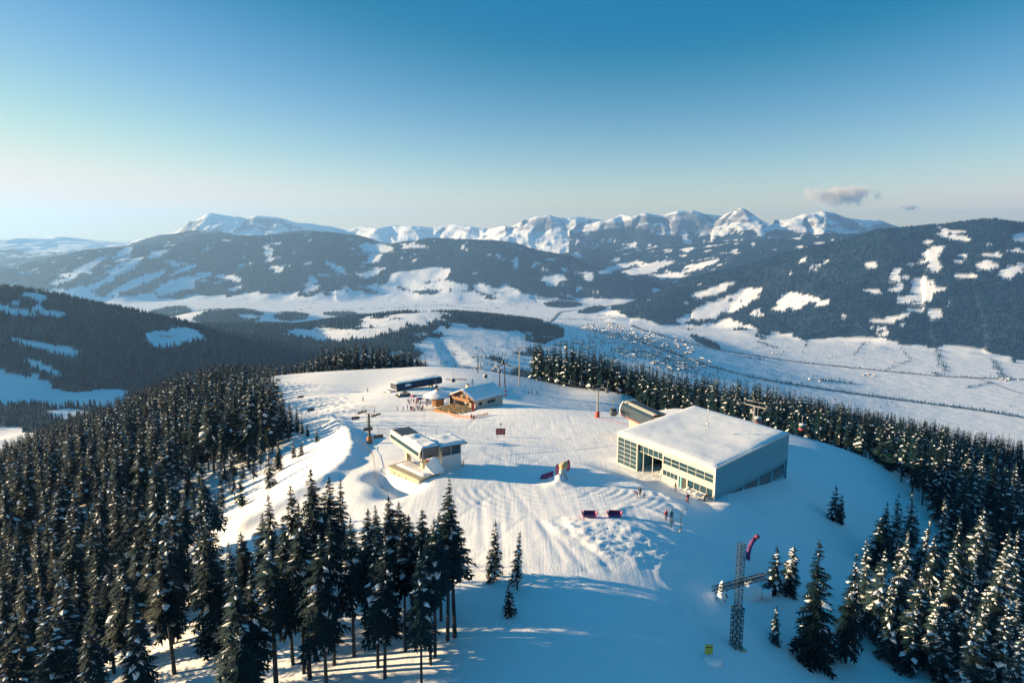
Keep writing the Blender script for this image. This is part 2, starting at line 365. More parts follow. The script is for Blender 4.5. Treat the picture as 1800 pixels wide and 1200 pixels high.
# ------------------------------------------------------------------ where forest stands
_CL = [ # clearings, measured in the photograph: px, py, rx, ry, turn (degrees), turned into ground positions below
 (300,593,46,15,0),(60,692,100,34,8),(15,775,60,26,10),(190,700,40,20,0),(60,603,34,5,10),(110,616,26,6,8),(30,548,38,5,12),(80,648,30,5,25),
 (700,564,78,15,-6),(640,585,60,9,0),(850,606,112,30,4),(800,640,80,20,0),(560,588,58,13,0),(440,556,20,4,0),
 (130,482,62,7,-27),(160,505,42,6,-22),(215,470,35,9,-25),(240,498,55,7,-24),(315,500,62,11,-20),(330,471,24,4,-20),(280,445,20,6,-20),(215,445,20,6,-30),
 (120,513,60,9,-12),(400,487,22,6,10),(487,473,13,7,0),(545,500,14,9,-40),(470,440,10,9,-45),(590,470,22,5,30),
 (657,437,28,11,0),(655,455,22,7,-30),(727,489,66,13,-10),(655,478,22,7,-20),(767,503,60,9,0),(867,508,40,10,10),(977,492,20,10,0),(1035,486,9,7,0),(907,463,4,10,0),(730,434,26,4,0),
 (1247,513,38,7,-18),(1310,519,28,9,-12),(1397,529,30,13,-12),(1440,529,18,9,0),(1535,512,23,5,0),(1570,488,14,9,0),(1618,495,22,9,-5),(1630,510,28,9,0),(1640,443,20,8,-15),
 (1773,478,24,10,0),(1740,468,17,8,0),(1640,550,13,10,0),(1533,467,12,7,0),(1630,426,9,4,0),(1693,450,10,4,0),(1747,448,22,4,0),(1645,470,12,7,0),(1690,486,24,4,0),(1795,418,14,10,0),
 (1262,543,46,10,-14),(1227,549,42,9,-24),(1257,580,42,14,-8),(1307,592,32,16,-10),(1370,597,22,14,0),(1215,556,22,6,-20),(1330,553,12,3,0),
 (1250,408,40,6,0),(1140,470,40,9,-12),(1230,467,35,6,-18),(1090,470,40,6,-14),(1125,478,30,6,0),(1170,485,36,6,0)]
_CLW = []
for px, py, rx, ry, a in _CL:
    _CLW.append((px, py, rx, ry, R(a), fhit(px, py)[1]))
_bD = np.array([(1080,545),(1130,560),(1200,575),(1300,590),(1400,603),(1467,588),(1563,599),(1623,606),(1720,614),(1783,633),(2000,660)], float)
_bC = np.array([(-300,520),(100,515),(200,520),(300,526),(400,516),(500,517),(600,511),(700,504),(760,524),(800,507),(850,520),(900,510),(950,520),(1000,525),(1100,520),(1160,508)], float)
_WOODS = [(400,557,58,13,0),(300,549,36,8,-5),(510,556,28,6,0),(990,536,32,6,0),(1040,545,24,5,-8),(600,552,30,4,0),(1180,562,22,5,20),(1240,602,30,6,25)]
_WOODW = [(a,b,c,d,R(e),fhit(a,b)[1]) for a,b,c,d,e in _WOODS]
def _ell(px, py, d, lst, nz):
    m = np.zeros(px.shape, bool)
    for cx, cy_, rx, ry, a, cd in lst:
        s = np.abs(d/cd-1) < 0.28
        u, v = px-cx, py-cy_; uu = (u*math.cos(a)+v*math.sin(a))/rx; vv = (-u*math.sin(a)+v*math.cos(a))/ry
        m |= s & (uu*uu+vv*vv < 1+nz)
    return m
def forest(x, y, z):
    """1 where the hills carry trees"""
    d = y; px, py = proj(x, y, z); n1 = fbm(x, y, 260, 4, 61); n2 = fbm(x, y, 900, 3, 62)
    f = np.zeros(x.shape, bool); hb = z+1000
    low = d < 5600
    mine = low & (hb > 70+60*n2) & (px < 985+60*n2)
    f |= mine & (n1*.5+n2*.5 > -.33) & (d > 300)
    f |= (d < 3300) & (hb > 60) & (px >= 960) & (n2 > -.35)
    f |= (d >= 3300) & (d < 8600) & (px > 1075) & (py < np.interp(px, _bD[:,0], _bD[:,1])+10*n1) & (hb > 20)
    f |= (d >= 7800) & (d < 13500) & (px < 1170) & (py < np.interp(px, _bC[:,0], _bC[:,1])+14*n1) & (hb > 30) & (n1*.6+n2*.4 > -.42)
    f |= (d >= 8600) & (d < 20000) & (px > 1000) & (z < -60+170*n2) & (hb > 60) & (n1 > -.3)
    f |= (d >= 12800) & (d < 15200) & (px < 1000) & (z < -40+140*n2) & (hb > 60) & (n1 > -.25)
    f |= _ell(px, py, d, _WOODW, .8*n1)
    f &= fbm(x, y, 190, 3, 68) > -.52
    f &= ~_ell(px, py, d, _CLW, .9*n1+1.1*fbm(x, y, 110, 3, 66))
    return f

# ------------------------------------------------------------------ ground materials
def snow_nodes(m, bumps, base=(0.80, 0.80, 0.81)):
    n = m.node_tree.nodes; l = m.node_tree.links; p = n['Principled BSDF']
    p.inputs['Roughness'].default_value = 0.62; p.inputs['Specular IOR Level'].default_value = 0.25
    tc = n.new('ShaderNodeTexCoord'); prev = None
    for sc_, dist, det in bumps:
        no = n.new('ShaderNodeTexNoise'); no.inputs['Scale'].default_value = sc_; no.inputs['Detail'].default_value = det
        l.new(tc.outputs['Object'], no.inputs['Vector'])
        b = n.new('ShaderNodeBump'); b.inputs['Distance'].default_value = dist; b.inputs['Strength'].default_value = 1
        l.new(no.outputs['Fac'], b.inputs['Height'])
        if prev: l.new(prev.outputs[0], b.inputs['Normal'])
        prev = b
    if prev: l.new(prev.outputs[0], p.inputs['Normal'])
    no = n.new('ShaderNodeTexNoise'); no.inputs['Scale'].default_value = .15; no.inputs['Detail'].default_value = 6
    l.new(tc.outputs['Object'], no.inputs['Vector'])
    mr = n.new('ShaderNodeMapRange'); mr.inputs[3].default_value = .93; mr.inputs[4].default_value = 1.05; l.new(no.outputs['Fac'], mr.inputs[0])
    vm = n.new('ShaderNodeVectorMath'); vm.operation = 'SCALE'; vm.inputs[0].default_value = base; l.new(mr.outputs[0], vm.inputs['Scale'])
    l.new(vm.outputs[0], p.inputs['Base Color'])
    return n, l, p, vm
def new_mat(nm): m = bpy.data.materials.new(nm); m.use_nodes = True; MATS[nm] = m; return m
M_SNOW = new_mat('piste_snow'); n, l, p, vm = snow_nodes(M_SNOW, [(.45, .05, 4), (2.6, .035, 4), (7, .035, 3)])
# grooming corduroy and criss-cross ski tracks as fine relief
tc = n.new('ShaderNodeTexCoord'); last = p.inputs['Normal'].links[0].from_node
for rot, sx_, sy_, dst in ((.2, 2.2, .09, .02), (1.35, 1.4, .07, .03), (-.75, 1.7, .08, .022)):
    mp = n.new('ShaderNodeMapping'); mp.inputs['Rotation'].default_value = (0, 0, rot); mp.inputs['Scale'].default_value = (sx_, sy_, .01); l.new(tc.outputs['Object'], mp.inputs[0])
    wv = n.new('ShaderNodeTexNoise'); wv.inputs['Scale'].default_value = 1; wv.inputs['Detail'].default_value = 3; wv.inputs['Distortion'].default_value = .6
    l.new(mp.outputs[0], wv.inputs[0])
    b = n.new('ShaderNodeBump'); b.inputs['Distance'].default_value = dst; l.new(wv.outputs['Fac'], b.inputs['Height']); l.new(last.outputs[0], b.inputs['Normal']); last = b
l.new(last.outputs[0], p.inputs['Normal'])
M_ROOFSN = new_mat('roof_snow'); snow_nodes(M_ROOFSN, [(.6, .05, 4), (3, .015, 3)])
M_PACK = new_mat('snow_load'); snow_nodes(M_PACK, [(1.2, .12, 3)])
M_FAR = new_mat('far_land')
n, l, p, vm = snow_nodes(M_FAR, [(.012, 5, 5)])
def attr_mix(n, l, prev, name, col, noise_scale=None, lo=0, hi=1):
    a = n.new('ShaderNodeAttribute'); a.attribute_name = name; fac = a.outputs['Fac']
    if noise_scale:
        no = n.new('ShaderNodeTexNoise'); no.inputs['Scale'].default_value = noise_scale; no.inputs['Detail'].default_value = 6
        tc = n.new('ShaderNodeTexCoord'); l.new(tc.outputs['Object'], no.inputs['Vector'])
        ad = n.new('ShaderNodeMath'); ad.operation = 'ADD'; l.new(fac, ad.inputs[0]); l.new(no.outputs['Fac'], ad.inputs[1])
        mr = n.new('ShaderNodeMapRange'); mr.inputs[1].default_value = lo; mr.inputs[2].default_value = hi; l.new(ad.outputs[0], mr.inputs[0]); fac = mr.outputs[0]
    mx = n.new('ShaderNodeMix'); mx.data_type = 'RGBA'; mx.inputs[7].default_value = (*col, 1)
    l.new(fac, mx.inputs[0]); l.new(prev, mx.inputs[6]); return mx.outputs[2]
al = n.new('ShaderNodeAttribute'); al.attribute_name = 'alpine'; tc = n.new('ShaderNodeTexCoord')
no = n.new('ShaderNodeTexNoise'); no.noise_type = 'RIDGED_MULTIFRACTAL'; no.inputs['Scale'].default_value = .0021; no.inputs['Detail'].default_value = 7; no.inputs['Roughness'].default_value = .62; l.new(tc.outputs['Object'], no.inputs['Vector'])
bu = n.new('ShaderNodeBump'); bu.inputs['Distance'].default_value = 75; l.new(al.outputs['Fac'], bu.inputs['Strength']); l.new(no.outputs['Fac'], bu.inputs['Height']); l.new(p.inputs['Normal'].links[0].from_socket, bu.inputs['Normal']); l.new(bu.outputs[0], p.inputs['Normal'])
c1 = attr_mix(n, l, vm.outputs[0], 'rock', (0.22, 0.23, 0.26), .004, .95, 1.35)
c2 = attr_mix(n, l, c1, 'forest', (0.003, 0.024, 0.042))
l.new(c2, p.inputs['Base Color'])

# ------------------------------------------------------------------ ground meshes
def grid_faces(nr, nc, keep=None):
    i = np.arange((nr-1)*(nc-1)); r = i//(nc-1); c = i % (nc-1)
    F = np.c_[r*nc+c, r*nc+c+1, (r+1)*nc+c+1, (r+1)*nc+c]
    return F if keep is None else F[keep.ravel()]
def spaced(lo, a, b, hi, fine, coarse):
    core = np.arange(a, b, fine); out = [a]; s = fine
    while out[-1] > lo: s = min(s*1.12, coarse); out.append(out[-1]-s)
    up = [core[-1]]; s = fine
    while up[-1] < hi: s = min(s*1.12, coarse); up.append(up[-1]+s)
    return np.r_[out[::-1][:-1], core, up[1:]]
gx = spaced(-460, -42, 50, 460, .42, 6); gy = spaced(30, 76, 168, 690, .42, 4)
X, Y = np.meshgrid(gx, gy); xf, yf = X.ravel(), Y.ravel()
zb = base_h(xf, yf); zf = ground_detail(xf, yf, zb)
wN = near_w(X, Y); kp = (wN[:-1,:-1] > 0.0) | (wN[1:,1:] > 0.0)
me = npmesh('summit_snow_ground', np.c_[xf, yf, zf], grid_faces(len(gy), len(gx), kp), M_SNOW)
o = link('summit_snow_ground', me); o['kind'] = 'structure'; o['label'] = 'snow covered summit plateau with groomed pistes'
xf, yf, zf = FX, FY, FZ
Zg = zf.reshape(D.shape); gr, gc = np.gradient(Zg); slope = np.abs(np.hypot(gr/np.gradient(D, axis=0), gc/(D*np.gradient(A, axis=1)))).ravel()
dd = np.hypot(xf, yf)
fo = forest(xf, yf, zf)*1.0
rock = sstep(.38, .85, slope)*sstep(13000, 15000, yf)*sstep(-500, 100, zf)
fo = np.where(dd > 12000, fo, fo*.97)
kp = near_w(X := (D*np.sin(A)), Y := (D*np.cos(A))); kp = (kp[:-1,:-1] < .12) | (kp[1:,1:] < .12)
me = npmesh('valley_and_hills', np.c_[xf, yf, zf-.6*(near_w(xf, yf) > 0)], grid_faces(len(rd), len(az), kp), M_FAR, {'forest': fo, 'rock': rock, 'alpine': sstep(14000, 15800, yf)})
o = link('valley_and_hills', me); o['kind'] = 'structure'; o['label'] = 'snowy valley with wooded hills and far mountains'
FARZ = (xf, yf, zf)

# ------------------------------------------------------------------ the air
hz = MB(); hz.hexa([(-28500,-6000,-1080),(28500,-6000,-1080),(28500,28500,-1080),(-28500,28500,-1080),(-28500,-6000,660),(28500,-6000,660),(28500,28500,660),(-28500,28500,660)])
mh = bpy.data.materials.new('haze'); mh.use_nodes = True; nn = mh.node_tree.nodes; nn.remove(nn['Principled BSDF'])
pv = nn.new('ShaderNodeVolumePrincipled'); pv.inputs['Density'].default_value = 3.3e-5; pv.inputs['Color'].default_value = (.3, .55, .94, 1); pv.inputs['Anisotropy'].default_value = .35
mh.node_tree.links.new(pv.outputs[0], nn['Material Output'].inputs['Volume'])
ho = hz.build('haze', mh); ho['kind'] = 'stuff'; ho['label'] = 'thin winter haze filling the valley air'
# ------------------------------------------------------------------ spruces
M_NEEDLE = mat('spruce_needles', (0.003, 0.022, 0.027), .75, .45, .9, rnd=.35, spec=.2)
M_NEEDLE2 = mat('frosted_needles', (0.020, 0.044, 0.048), .75, .5, .9, rnd=.3, spec=.2)
M_FARN = mat('haze_blue_needles', (0.003, 0.036, 0.068), .85, .4, .02, rnd=.3, spec=.1)  # blue cast of distant haze put into the needle colour
M_BARK = mat('spruce_bark', (0.016, 0.022, 0.028), .9, .3, 2.0, rnd=.2)
def spruce(seed, H, cb, Rm, nw, nb, load, fine=True):
    """trunk, needle and snow geometry of one spruce: height H, crown from cb*H up, widest radius Rm, nw whorls of nb boughs, snow load 0..1"""
    rg = random.Random(seed); T = MB(); Nv, Nf, Sv, Sf = [], [], [], []
    bend = [rg.uniform(-.012, .012)*H, rg.uniform(-.012, .012)*H]
    ax = lambda z: Vector((bend[0]*(z/H)**2, bend[1]*(z/H)**2, z))
    tr = .0105*H+.06
    T.tube([ax(-1.2)]+[ax(H*q) for q in (.0, .25, .5, .75, .99)], [tr*1.15, tr, tr*.82, tr*.6, tr*.32, .015], 6 if fine else 4)
    def tri(A, B, Cc): b = len(Nv); Nv.extend([A, B, Cc]); Nf.append((b, b+1, b+2))
    zb = cb*H; pe = rg.uniform(.62, 1.08); a0 = rg.uniform(0, 6.28); asym = rg.uniform(.1, .32)
    for i in range(nw):
        q = (i+rg.uniform(-.3, .3))/nw; q = min(max(q, 0), .985); z = zb+(H-zb)*q**1.05
        prof = (1-q)**pe*(.55+.45*min(1, q*5+.25)); L0 = Rm*prof+.16
        k = nb if q < .8 else max(3, nb-2); ph = rg.uniform(0, 7)
        for j in range(k):
            if rg.random() < .13: continue
            a = ph+2*math.pi*j/k+rg.uniform(-.3, .3); L = L0*rg.uniform(.5, 1.25)*(1+asym*math.cos(a-a0))
            d = Vector((math.cos(a), math.sin(a), 0)); sd = Vector((-d.y, d.x, 0))
            o0 = ax(z)+Vector((0, 0, rg.uniform(-.2, .2)))
            up = .45*(q-.35); dr = (.30+.28*(1-q))*L
            ns = 5 if fine else 3
            sp = [o0+d*(L*s)+Vector((0, 0, up*L*s-dr*s**1.5+.12*L*max(0, s-.7))) for s in [t/ns for t in range(ns+1)]]
            wd = (.36*L+.22) if fine else (.45*L+.25)
            for t in range(ns):
                s = (t+.5)/ns; ww = wd*(.55+.75*math.sin(math.pi*min(1, s*.9+.12)))*.8
                for g in (-1, 1):
                    w2 = ww*rg.uniform(.6, 1.25)
                    tip = sp[t]+(sp[t+1]-sp[t])*.9+sd*(g*w2)+d*(w2*.35)+Vector((0, 0, -w2*rg.uniform(.25, .6)))
                    tri(sp[t], sp[t+1], tip)
                if fine or t == 1:
                    hg = rg.uniform(.25, .6)*(.35*L**.5+.2)
                    tri(sp[t], sp[t+1], (sp[t]+sp[t+1])/2+Vector((0, 0, -hg))+sd*rg.uniform(-.12, .12))
            tri(sp[-2]+sd*.14*wd, sp[-2]-sd*.14*wd, sp[-1]+d*(.18*L+.1)+Vector((0, 0, -.08*L)))
            # snow lying on the bough
            if rg.random() < load:
                t0 = rg.choice((0, 1, 1, 2)) if fine else rg.choice((0, 1)); t1 = min(ns, t0+rg.choice((2, 3, 3, 4)))
                w0 = wd*rg.uniform(.3, .8); hh = rg.uniform(.07, .2)*(1+load)*(.4+.25*L)
                A, B = sp[t0]+d*.05, sp[t1]; mid = (A+B)/2 if t1-t0 == 1 else sp[(t0+t1)//2]
                b = len(Sv); up_ = Vector((0, 0, hh)); dn = Vector((0, 0, -.10*wd))
                Sv.extend([A+up_*.1, mid+sd*w0+dn, B+d*.12-up_*.2, mid-sd*w0+dn, mid+up_, (mid+B)/2+up_*.7, (mid+A)/2+up_*.75])
                Sf.extend([(b, b+1, b+6), (b+6, b+1, b+4), (b+4, b+1, b+5), (b+5, b+1, b+2), (b+2, b+3, b+5), (b+5, b+3, b+4), (b+4, b+3, b+6), (b+6, b+3, b)])
    # leader
    tp = ax(H)
    for g in range(4): tri(tp+Vector((.14*math.cos(g*1.6), .14*math.sin(g*1.6), -.9)), tp+Vector((.14*math.cos(g*1.6+1.6), .14*math.sin(g*1.6+1.6), -.9)), tp+Vector((0, 0, .35)))
    if load > .6:
        b = len(Sv); r = .12+.1*load
        Sv.extend([tp+Vector((r*math.cos(g*1.26), r*math.sin(g*1.26), -.75)) for g in range(5)]+[tp+Vector((.05, 0, .3))]); Sf.extend([(b+g, b+(g+1) % 5, b+5) for g in range(5)])
    return T, (Nv, Nf), (Sv, Sf)
def raw(name, V, F, m):
    me_ = bpy.data.meshes.new(name); me_.from_pydata([tuple(v) for v in V], [], F); me_.materials.append(m); me_.update(); return me_
SPR = {}
def sp_kind(key, H, seed, cb, Rm, nw, nb, load, needle=None):
    T, N, S = spruce(seed, H, cb, Rm, nw, nb, load)
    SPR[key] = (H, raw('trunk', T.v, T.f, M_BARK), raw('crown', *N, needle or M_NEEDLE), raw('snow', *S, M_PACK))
for k in range(4): sp_kind('tall%d' % k, 24, 10+k, (.42, .5, .36, .53)[k], (3.3, 3.0, 3.6, 3.1)[k], 36, 7, (.22, .16, .27, .2)[k])
for k in range(4): sp_kind('full%d' % k, 20, 30+k, (.08, .14, .05, .12)[k], (3.4, 2.9, 3.1, 3.5)[k], 34, 7, (.18, .22, .12, .26)[k])
for k in range(3): sp_kind('snowy%d' % k, 18, 50+k, .10, (2.7, 2.4, 2.9)[k], 32, 7, (.5, .42, .58)[k], M_NEEDLE2)
for k in range(2): sp_kind('young%d' % k, 8, 70+k, .10, (1.5, 1.25)[k], 24, 6, (.35, .5)[k])
sp_kind('slim0', 11, 80, .14, 1.45, 30, 6, .5); sp_kind('slim1', 11, 81, .2, 1.3, 30, 6, .45)
N_TREE = [0]
def tree(kind, x, y, h, label, group=None, rz=None, z=None):
    H, tr, cr, sn = SPR[kind]; N_TREE[0] += 1
    t = thing('spruce_tree', label, 'tree', (x, y, ground(x, y)-.1 if z is None else z), random.uniform(0, 6.28) if rz is None else rz, group)
    s = h/H; wd_ = random.uniform(.78, 1.3); t.scale = (s*wd_*random.uniform(.92, 1.08), s*wd_*random.uniform(.92, 1.08), s); t.rotation_euler[0] = random.gauss(0, .025); t.rotation_euler[1] = random.gauss(0, .025)
    for me_ in (tr, cr, sn):
        if len(me_.polygons):
            q_ = link(me_.name.split('.')[0], me_, t)
            if me_ is sn: q_['kind'] = 'stuff'
    return t
def tree_at(kind, px, py, t, label, group=None, hmin=3, hmax=30):     # top of the tree in the photograph and its depth
    p = W(px, py, t); g = ground(p.x, p.y); return tree(kind, p.x, p.y, min(hmax, max(hmin, p.z-g)), label, group)

# lower detail trees for the woods that nobody could count
LOW = bpy.data.collections.new('wood_tree_kinds')
def low_kind(nm, seed, H, cb, Rm, nw, nb, load, ndl):
    T, N, S = spruce(seed, H, cb, Rm, nw, nb, load, fine=False)
    V = [tuple(v) for v in T.v]; F = list(T.f); mi = [0]*len(F)
    for (v2, f2), k in ((N, 1), (S, 2)):
        b = len(V); V += [tuple(v) for v in v2]; F += [tuple(i+b for i in f) for f in f2]; mi += [k]*len(f2)
    me_ = bpy.data.meshes.new(nm); me_.from_pydata(V, [], F)
    for m in (M_BARK, ndl, M_PACK): me_.materials.append(m)
    me_.polygons.foreach_set('material_index', mi); me_.update()
    o_ = bpy.data.objects.new(nm, me_); LOW.objects.link(o_)
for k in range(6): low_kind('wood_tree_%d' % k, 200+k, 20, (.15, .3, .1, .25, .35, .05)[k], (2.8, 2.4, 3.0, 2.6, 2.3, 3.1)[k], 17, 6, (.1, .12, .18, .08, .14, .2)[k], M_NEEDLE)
MINI = bpy.data.collections.new('far_tree_kinds')
for k in range(3):
    rg = random.Random(k); V = []; F = []
    for q, (zz, rr, tt) in enumerate(((1.0, 3.4, 11), (6.0, 2.7, 15.5), (11.5, 1.8, 20))):
        b = len(V); V += [(rr*rg.uniform(.7, 1.25)*math.cos(g*1.257+q), rr*rg.uniform(.7, 1.25)*math.sin(g*1.257+q), zz+rg.uniform(-.8, .8)) for g in range(5)]+[(0, 0, tt)]
        F += [(b+g, b+(g+1) % 5, b+5) for g in range(5)]
    b = len(V); V += [(1.6, .3, 8.2), (.3, 1.5, 8.6), (.6, .5, 12.4), (-1.2, .2, 13.2), (-.2, -1, 13.5), (-.3, -.2, 17)]; F += [(b, b+1, b+2), (b+3, b+4, b+5)]
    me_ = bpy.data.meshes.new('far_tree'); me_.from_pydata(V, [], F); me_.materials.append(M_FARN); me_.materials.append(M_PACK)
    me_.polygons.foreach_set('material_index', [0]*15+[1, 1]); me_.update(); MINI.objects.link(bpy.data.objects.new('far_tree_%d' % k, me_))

def scatter(name, label, P, sc_, coll, nk):
    """one wood: instances of the tree kinds standing on the given points"""
    me_ = bpy.data.meshes.new(name); P = np.asarray(P, np.float32); me_.vertices.add(len(P)); me_.vertices.foreach_set('co', P.ravel())
    rgn = np.random.default_rng(len(P))
    for an, tp, av in (('tsize', 'FLOAT', np.asarray(sc_)), ('tturn', 'FLOAT', rgn.uniform(0, 6.28, len(P))), ('tkind', 'INT', rgn.integers(0, nk, len(P)))):
        a = me_.attributes.new(an, tp, 'POINT'); a.data.foreach_set('value', av.astype(np.float32 if tp == 'FLOAT' else np.int32))
    o_ = link(name, me_); o_['kind'] = 'stuff'; o_['label'] = label
    ng = bpy.data.node_groups.new(name, 'GeometryNodeTree'); ng.interface.new_socket('Geometry', in_out='INPUT', socket_type='NodeSocketGeometry'); ng.interface.new_socket('Geometry', in_out='OUTPUT', socket_type='NodeSocketGeometry')
    nd = ng.nodes; lk = ng.links; gi = nd.new('NodeGroupInput'); go = nd.new('NodeGroupOutput')
    mp = nd.new('GeometryNodeMeshToPoints'); ip = nd.new('GeometryNodeInstanceOnPoints'); ci = nd.new('GeometryNodeCollectionInfo')
    ci.inputs['Collection'].default_value = coll; ci.inputs['Separate Children'].default_value = True; ci.inputs['Reset Children'].default_value = True
    def at(nm, tp):
        q = nd.new('GeometryNodeInputNamedAttribute'); q.data_type = tp; q.inputs['Name'].default_value = nm; return q.outputs['Attribute']
    cx = nd.new('ShaderNodeCombineXYZ'); lk.new(at('tturn', 'FLOAT'), cx.inputs['Z'])
    lk.new(gi.outputs[0], mp.inputs[0]); lk.new(mp.outputs[0], ip.inputs['Points']); lk.new(ci.outputs[0], ip.inputs['Instance']); ip.inputs['Pick Instance'].default_value = True
    lk.new(at('tkind', 'INT'), ip.inputs['Instance Index']); lk.new(cx.outputs[0], ip.inputs['Rotation']); lk.new(at('tsize', 'FLOAT'), ip.inputs['Scale']); lk.new(ip.outputs[0], go.inputs[0])
    md = o_.modifiers.new('wood', 'NODES'); md.node_group = ng
    return o_
def poisson(poly, r, seed, n=40000):
    rg = np.random.default_rng(seed); xs = [p[0] for p in poly]; ys = [p[1] for p in poly]
    px = rg.uniform(min(xs), max(xs), n); py = rg.uniform(min(ys), max(ys), n); k = inside(px, py, poly); px, py = px[k], py[k]
    cell = {}; out = []
    for x, y in zip(px, py):
        c = (int(x//r), int(y//r)); ok = True
        for i in (-1, 0, 1):
            for j in (-1, 0, 1):
                for (a, b) in cell.get((c[0]+i, c[1]+j), ()):
                    if (a-x)**2+(b-y)**2 < r*r: ok = False
        if ok: cell.setdefault(c, []).append((x, y)); out.append((x, y))
    return out

# --- trees picked out one by one (tops measured in the photograph)
front = [(478,862,90,'tall2'),(508,850,93,'tall0'),(545,815,86,'tall1'),(572,838,89,'tall3'),(590,842,94,'tall0'),(528,880,80,'tall2'),(612,905,83,'tall1'),(634,893,88,'tall2'),
 (655,912,80,'tall0'),(690,866,86,'tall3'),(706,905,82,'tall1'),(722,900,90,'tall2'),(742,890,84,'tall0'),(760,905,80,'tall3'),(782,838,82,'tall1'),(796,885,83,'tall3'),(772,900,87,'tall1'),
 (455,900,96,'tall0'),(430,930,92,'tall3'),(400,955,88,'tall1'),(560,930,77,'tall2'),(735,960,76,'tall2'),
 (500,905,84,'tall1'),(520,930,82,'tall3'),(550,870,92,'tall2'),(575,900,82,'tall0'),(640,930,84,'tall3'),(668,885,92,'tall1'),(668,940,78,'tall2'),(700,880,93,'tall0'),(752,930,79,'tall1'),(470,960,80,'tall3'),(440,990,76,'tall0'),(410,1010,74,'tall2'),]
for px, py, t, k in front:
    tree_at(k, px, py, t, 'tall dark spruce in the front clump at bottom centre, '+('left end' if px < 500 else 'right end' if px > 730 else 'middle')+(' of its front row' if t < 80 else ' of its back row' if t > 88 else ' of its middle row'), 'tall spruces of the front clump', 14, 27)
def tree_on(kind, px, pyb, pyt, label):                                 # foot and top measured in the photograph
    g = G(px, pyb); tree(kind, g.x, g.y, (pyb-pyt)/1200*(g.y*CT-g.z*ST)*1.03, label)
tree_on('slim0', 869, 1012, 908, 'slim snow-flecked spruce, left and taller of the pair on the open piste')
tree_on('young1', 861, 1022, 962, 'small spruce pressed against the left slim spruce on the open piste')
tree_on('slim1', 909, 1036, 930, 'slim snow-flecked spruce, right one of the pair on the open piste')
tree_on('young0', 893, 1082, 1024, 'little spruce sapling in shade just below the pair on the open piste')
for px, pb, pt, k, lb in [(1424,1162,945,'full2','broad dark spruce, tallest one right of the lattice cross'),(1486,1165,962,'full1','dark slim spruce standing alone just right of the broad dark spruce'),
  (1363,1045,958,'young0','small spruce behind the tip of the cross arm, left of two'),(1388,1042,958,'young1','small spruce behind the tip of the cross arm, right of two'),
  (1363,1130,1062,'young0','short spruce nearest to the foot of the lattice cross'),(1466,915,852,'young0','larger of two small dark spruces on the shaded slope below the hall'),(1477,918,868,'young1','smaller of two dark spruces on the shaded slope below the hall')]:
    tree_on(k, px, pb, pt, lb)
snowy = [(1530,945,98,'snowy0'),(1552,962,96,'snowy1'),(1583,960,97,'snowy2'),(1625,1000,92,'snowy1'),(1655,1015,90,'snowy0'),(1690,1022,92,'snowy2'),(1755,965,92,'snowy2'),(1770,1060,84,'snowy0'),(1740,1030,88,'snowy1'),(1795,1050,88,'snowy2'),
 (1580,865,132,'snowy1'),(1612,868,128,'snowy0'),(1660,875,124,'snowy2'),(1715,900,118,'snowy0'),(1745,893,120,'snowy1'),(1790,930,112,'snowy2'),(1510,990,95,'snowy2'),(1570,1010,92,'snowy0'),(1600,930,108,'snowy2'),(1640,940,104,'snowy1'),(1680,960,100,'snowy0'),(1720,985,96,'snowy2'),(1780,990,94,'snowy1'),(1800,1100,80,'snowy0'),(1720,1080,84,'snowy2'),(1670,1060,88,'snowy1'),(1610,1060,90,'full3'),(1700,940,112,'snowy1'),(1770,930,108,'snowy0'),(1630,905,122,'snowy2'),(1560,880,128,'full1'),(1545,905,122,'full0'),(1690,905,112,'full3')]
for px, py, t, k in snowy:
    tree_at(k, px, py, t, 'spruce laden with sunlit snow in the lower right stand, '+('left' if px < 1600 else 'middle' if px < 1700 else 'right')+(' front part' if t < 100 else ' rear part'), 'snow laden spruces at lower right', 7, 22)
bank = [(470,672,250,'full0'),(487,692,242,'full1'),(497,700,236,'full3'),(508,706,230,'full0'),(520,716,224,'full1'),(530,730,215,'full3'),(540,742,208,'full0'),(455,690,235,'full3'),(475,705,225,'full0'),(490,715,220,'full1'),(505,725,212,'full3'),
 (515,775,180,'young1'),(556,770,190,'young0'),(530,787,178,'young0'),(487,770,172,'full1'),(470,790,160,'young1')]
for px, py, t, k in bank:
    tree_at(k, px, py, t, 'small spruce on the sunlit snow bank at the edge of the left forest', 'small spruces on the bank', 4, 16)

# --- forest stands around the plateau
LEFTW = [(-36,84),(-52,108),(-60,128),(-64,160),(-70,200),(-78,232),(-106,298),(-132,350),(-150,420),(-165,520),(-420,560),(-420,130),(-150,52),(-50,62)]
RIGHTW = [(12,394),(32,374),(60,352),(76,305),(84,264),(80,238),(96,206),(101,180),(98,160),(96,140),(92,118),(78,98),(80,70),(150,60),(420,150),(420,420),(200,520),(60,460),(14,430)]
CREST = [(-160,425),(-118,408),(-90,412),(-60,418),(-56,455),(-100,520),(-190,520)]
rg = random.Random(3)
pts = []
for poly, r, seed, reg in ((LEFTW, 4.5, 1, 'L'), (RIGHTW, 4.0, 2, 'R'), (CREST, 4.4, 3, 'C')):
    pts += [(x, y, reg) for x, y in poisson(poly, r, seed)]
hand = [(o_.location.x, o_.location.y) for o_ in C.objects if o_.name.startswith('spruce_tree')]
pts = [p for p in pts if all((p[0]-a)**2+(p[1]-b)**2 > 7 for a, b in hand)]
xs = np.array([p[0] for p in pts]); ys = np.array([p[1] for p in pts]); zs = ground(xs, ys)
ppx, ppy = proj(xs, ys, zs+20); tdep = ys*CT-zs*ST
ok = (ppx > -90) & (ppx < 1890) & (tdep > 40)
hts = np.array([rg.triangular(9, 26, 20) for _ in pts])
regs = np.array([p[2] for p in pts])
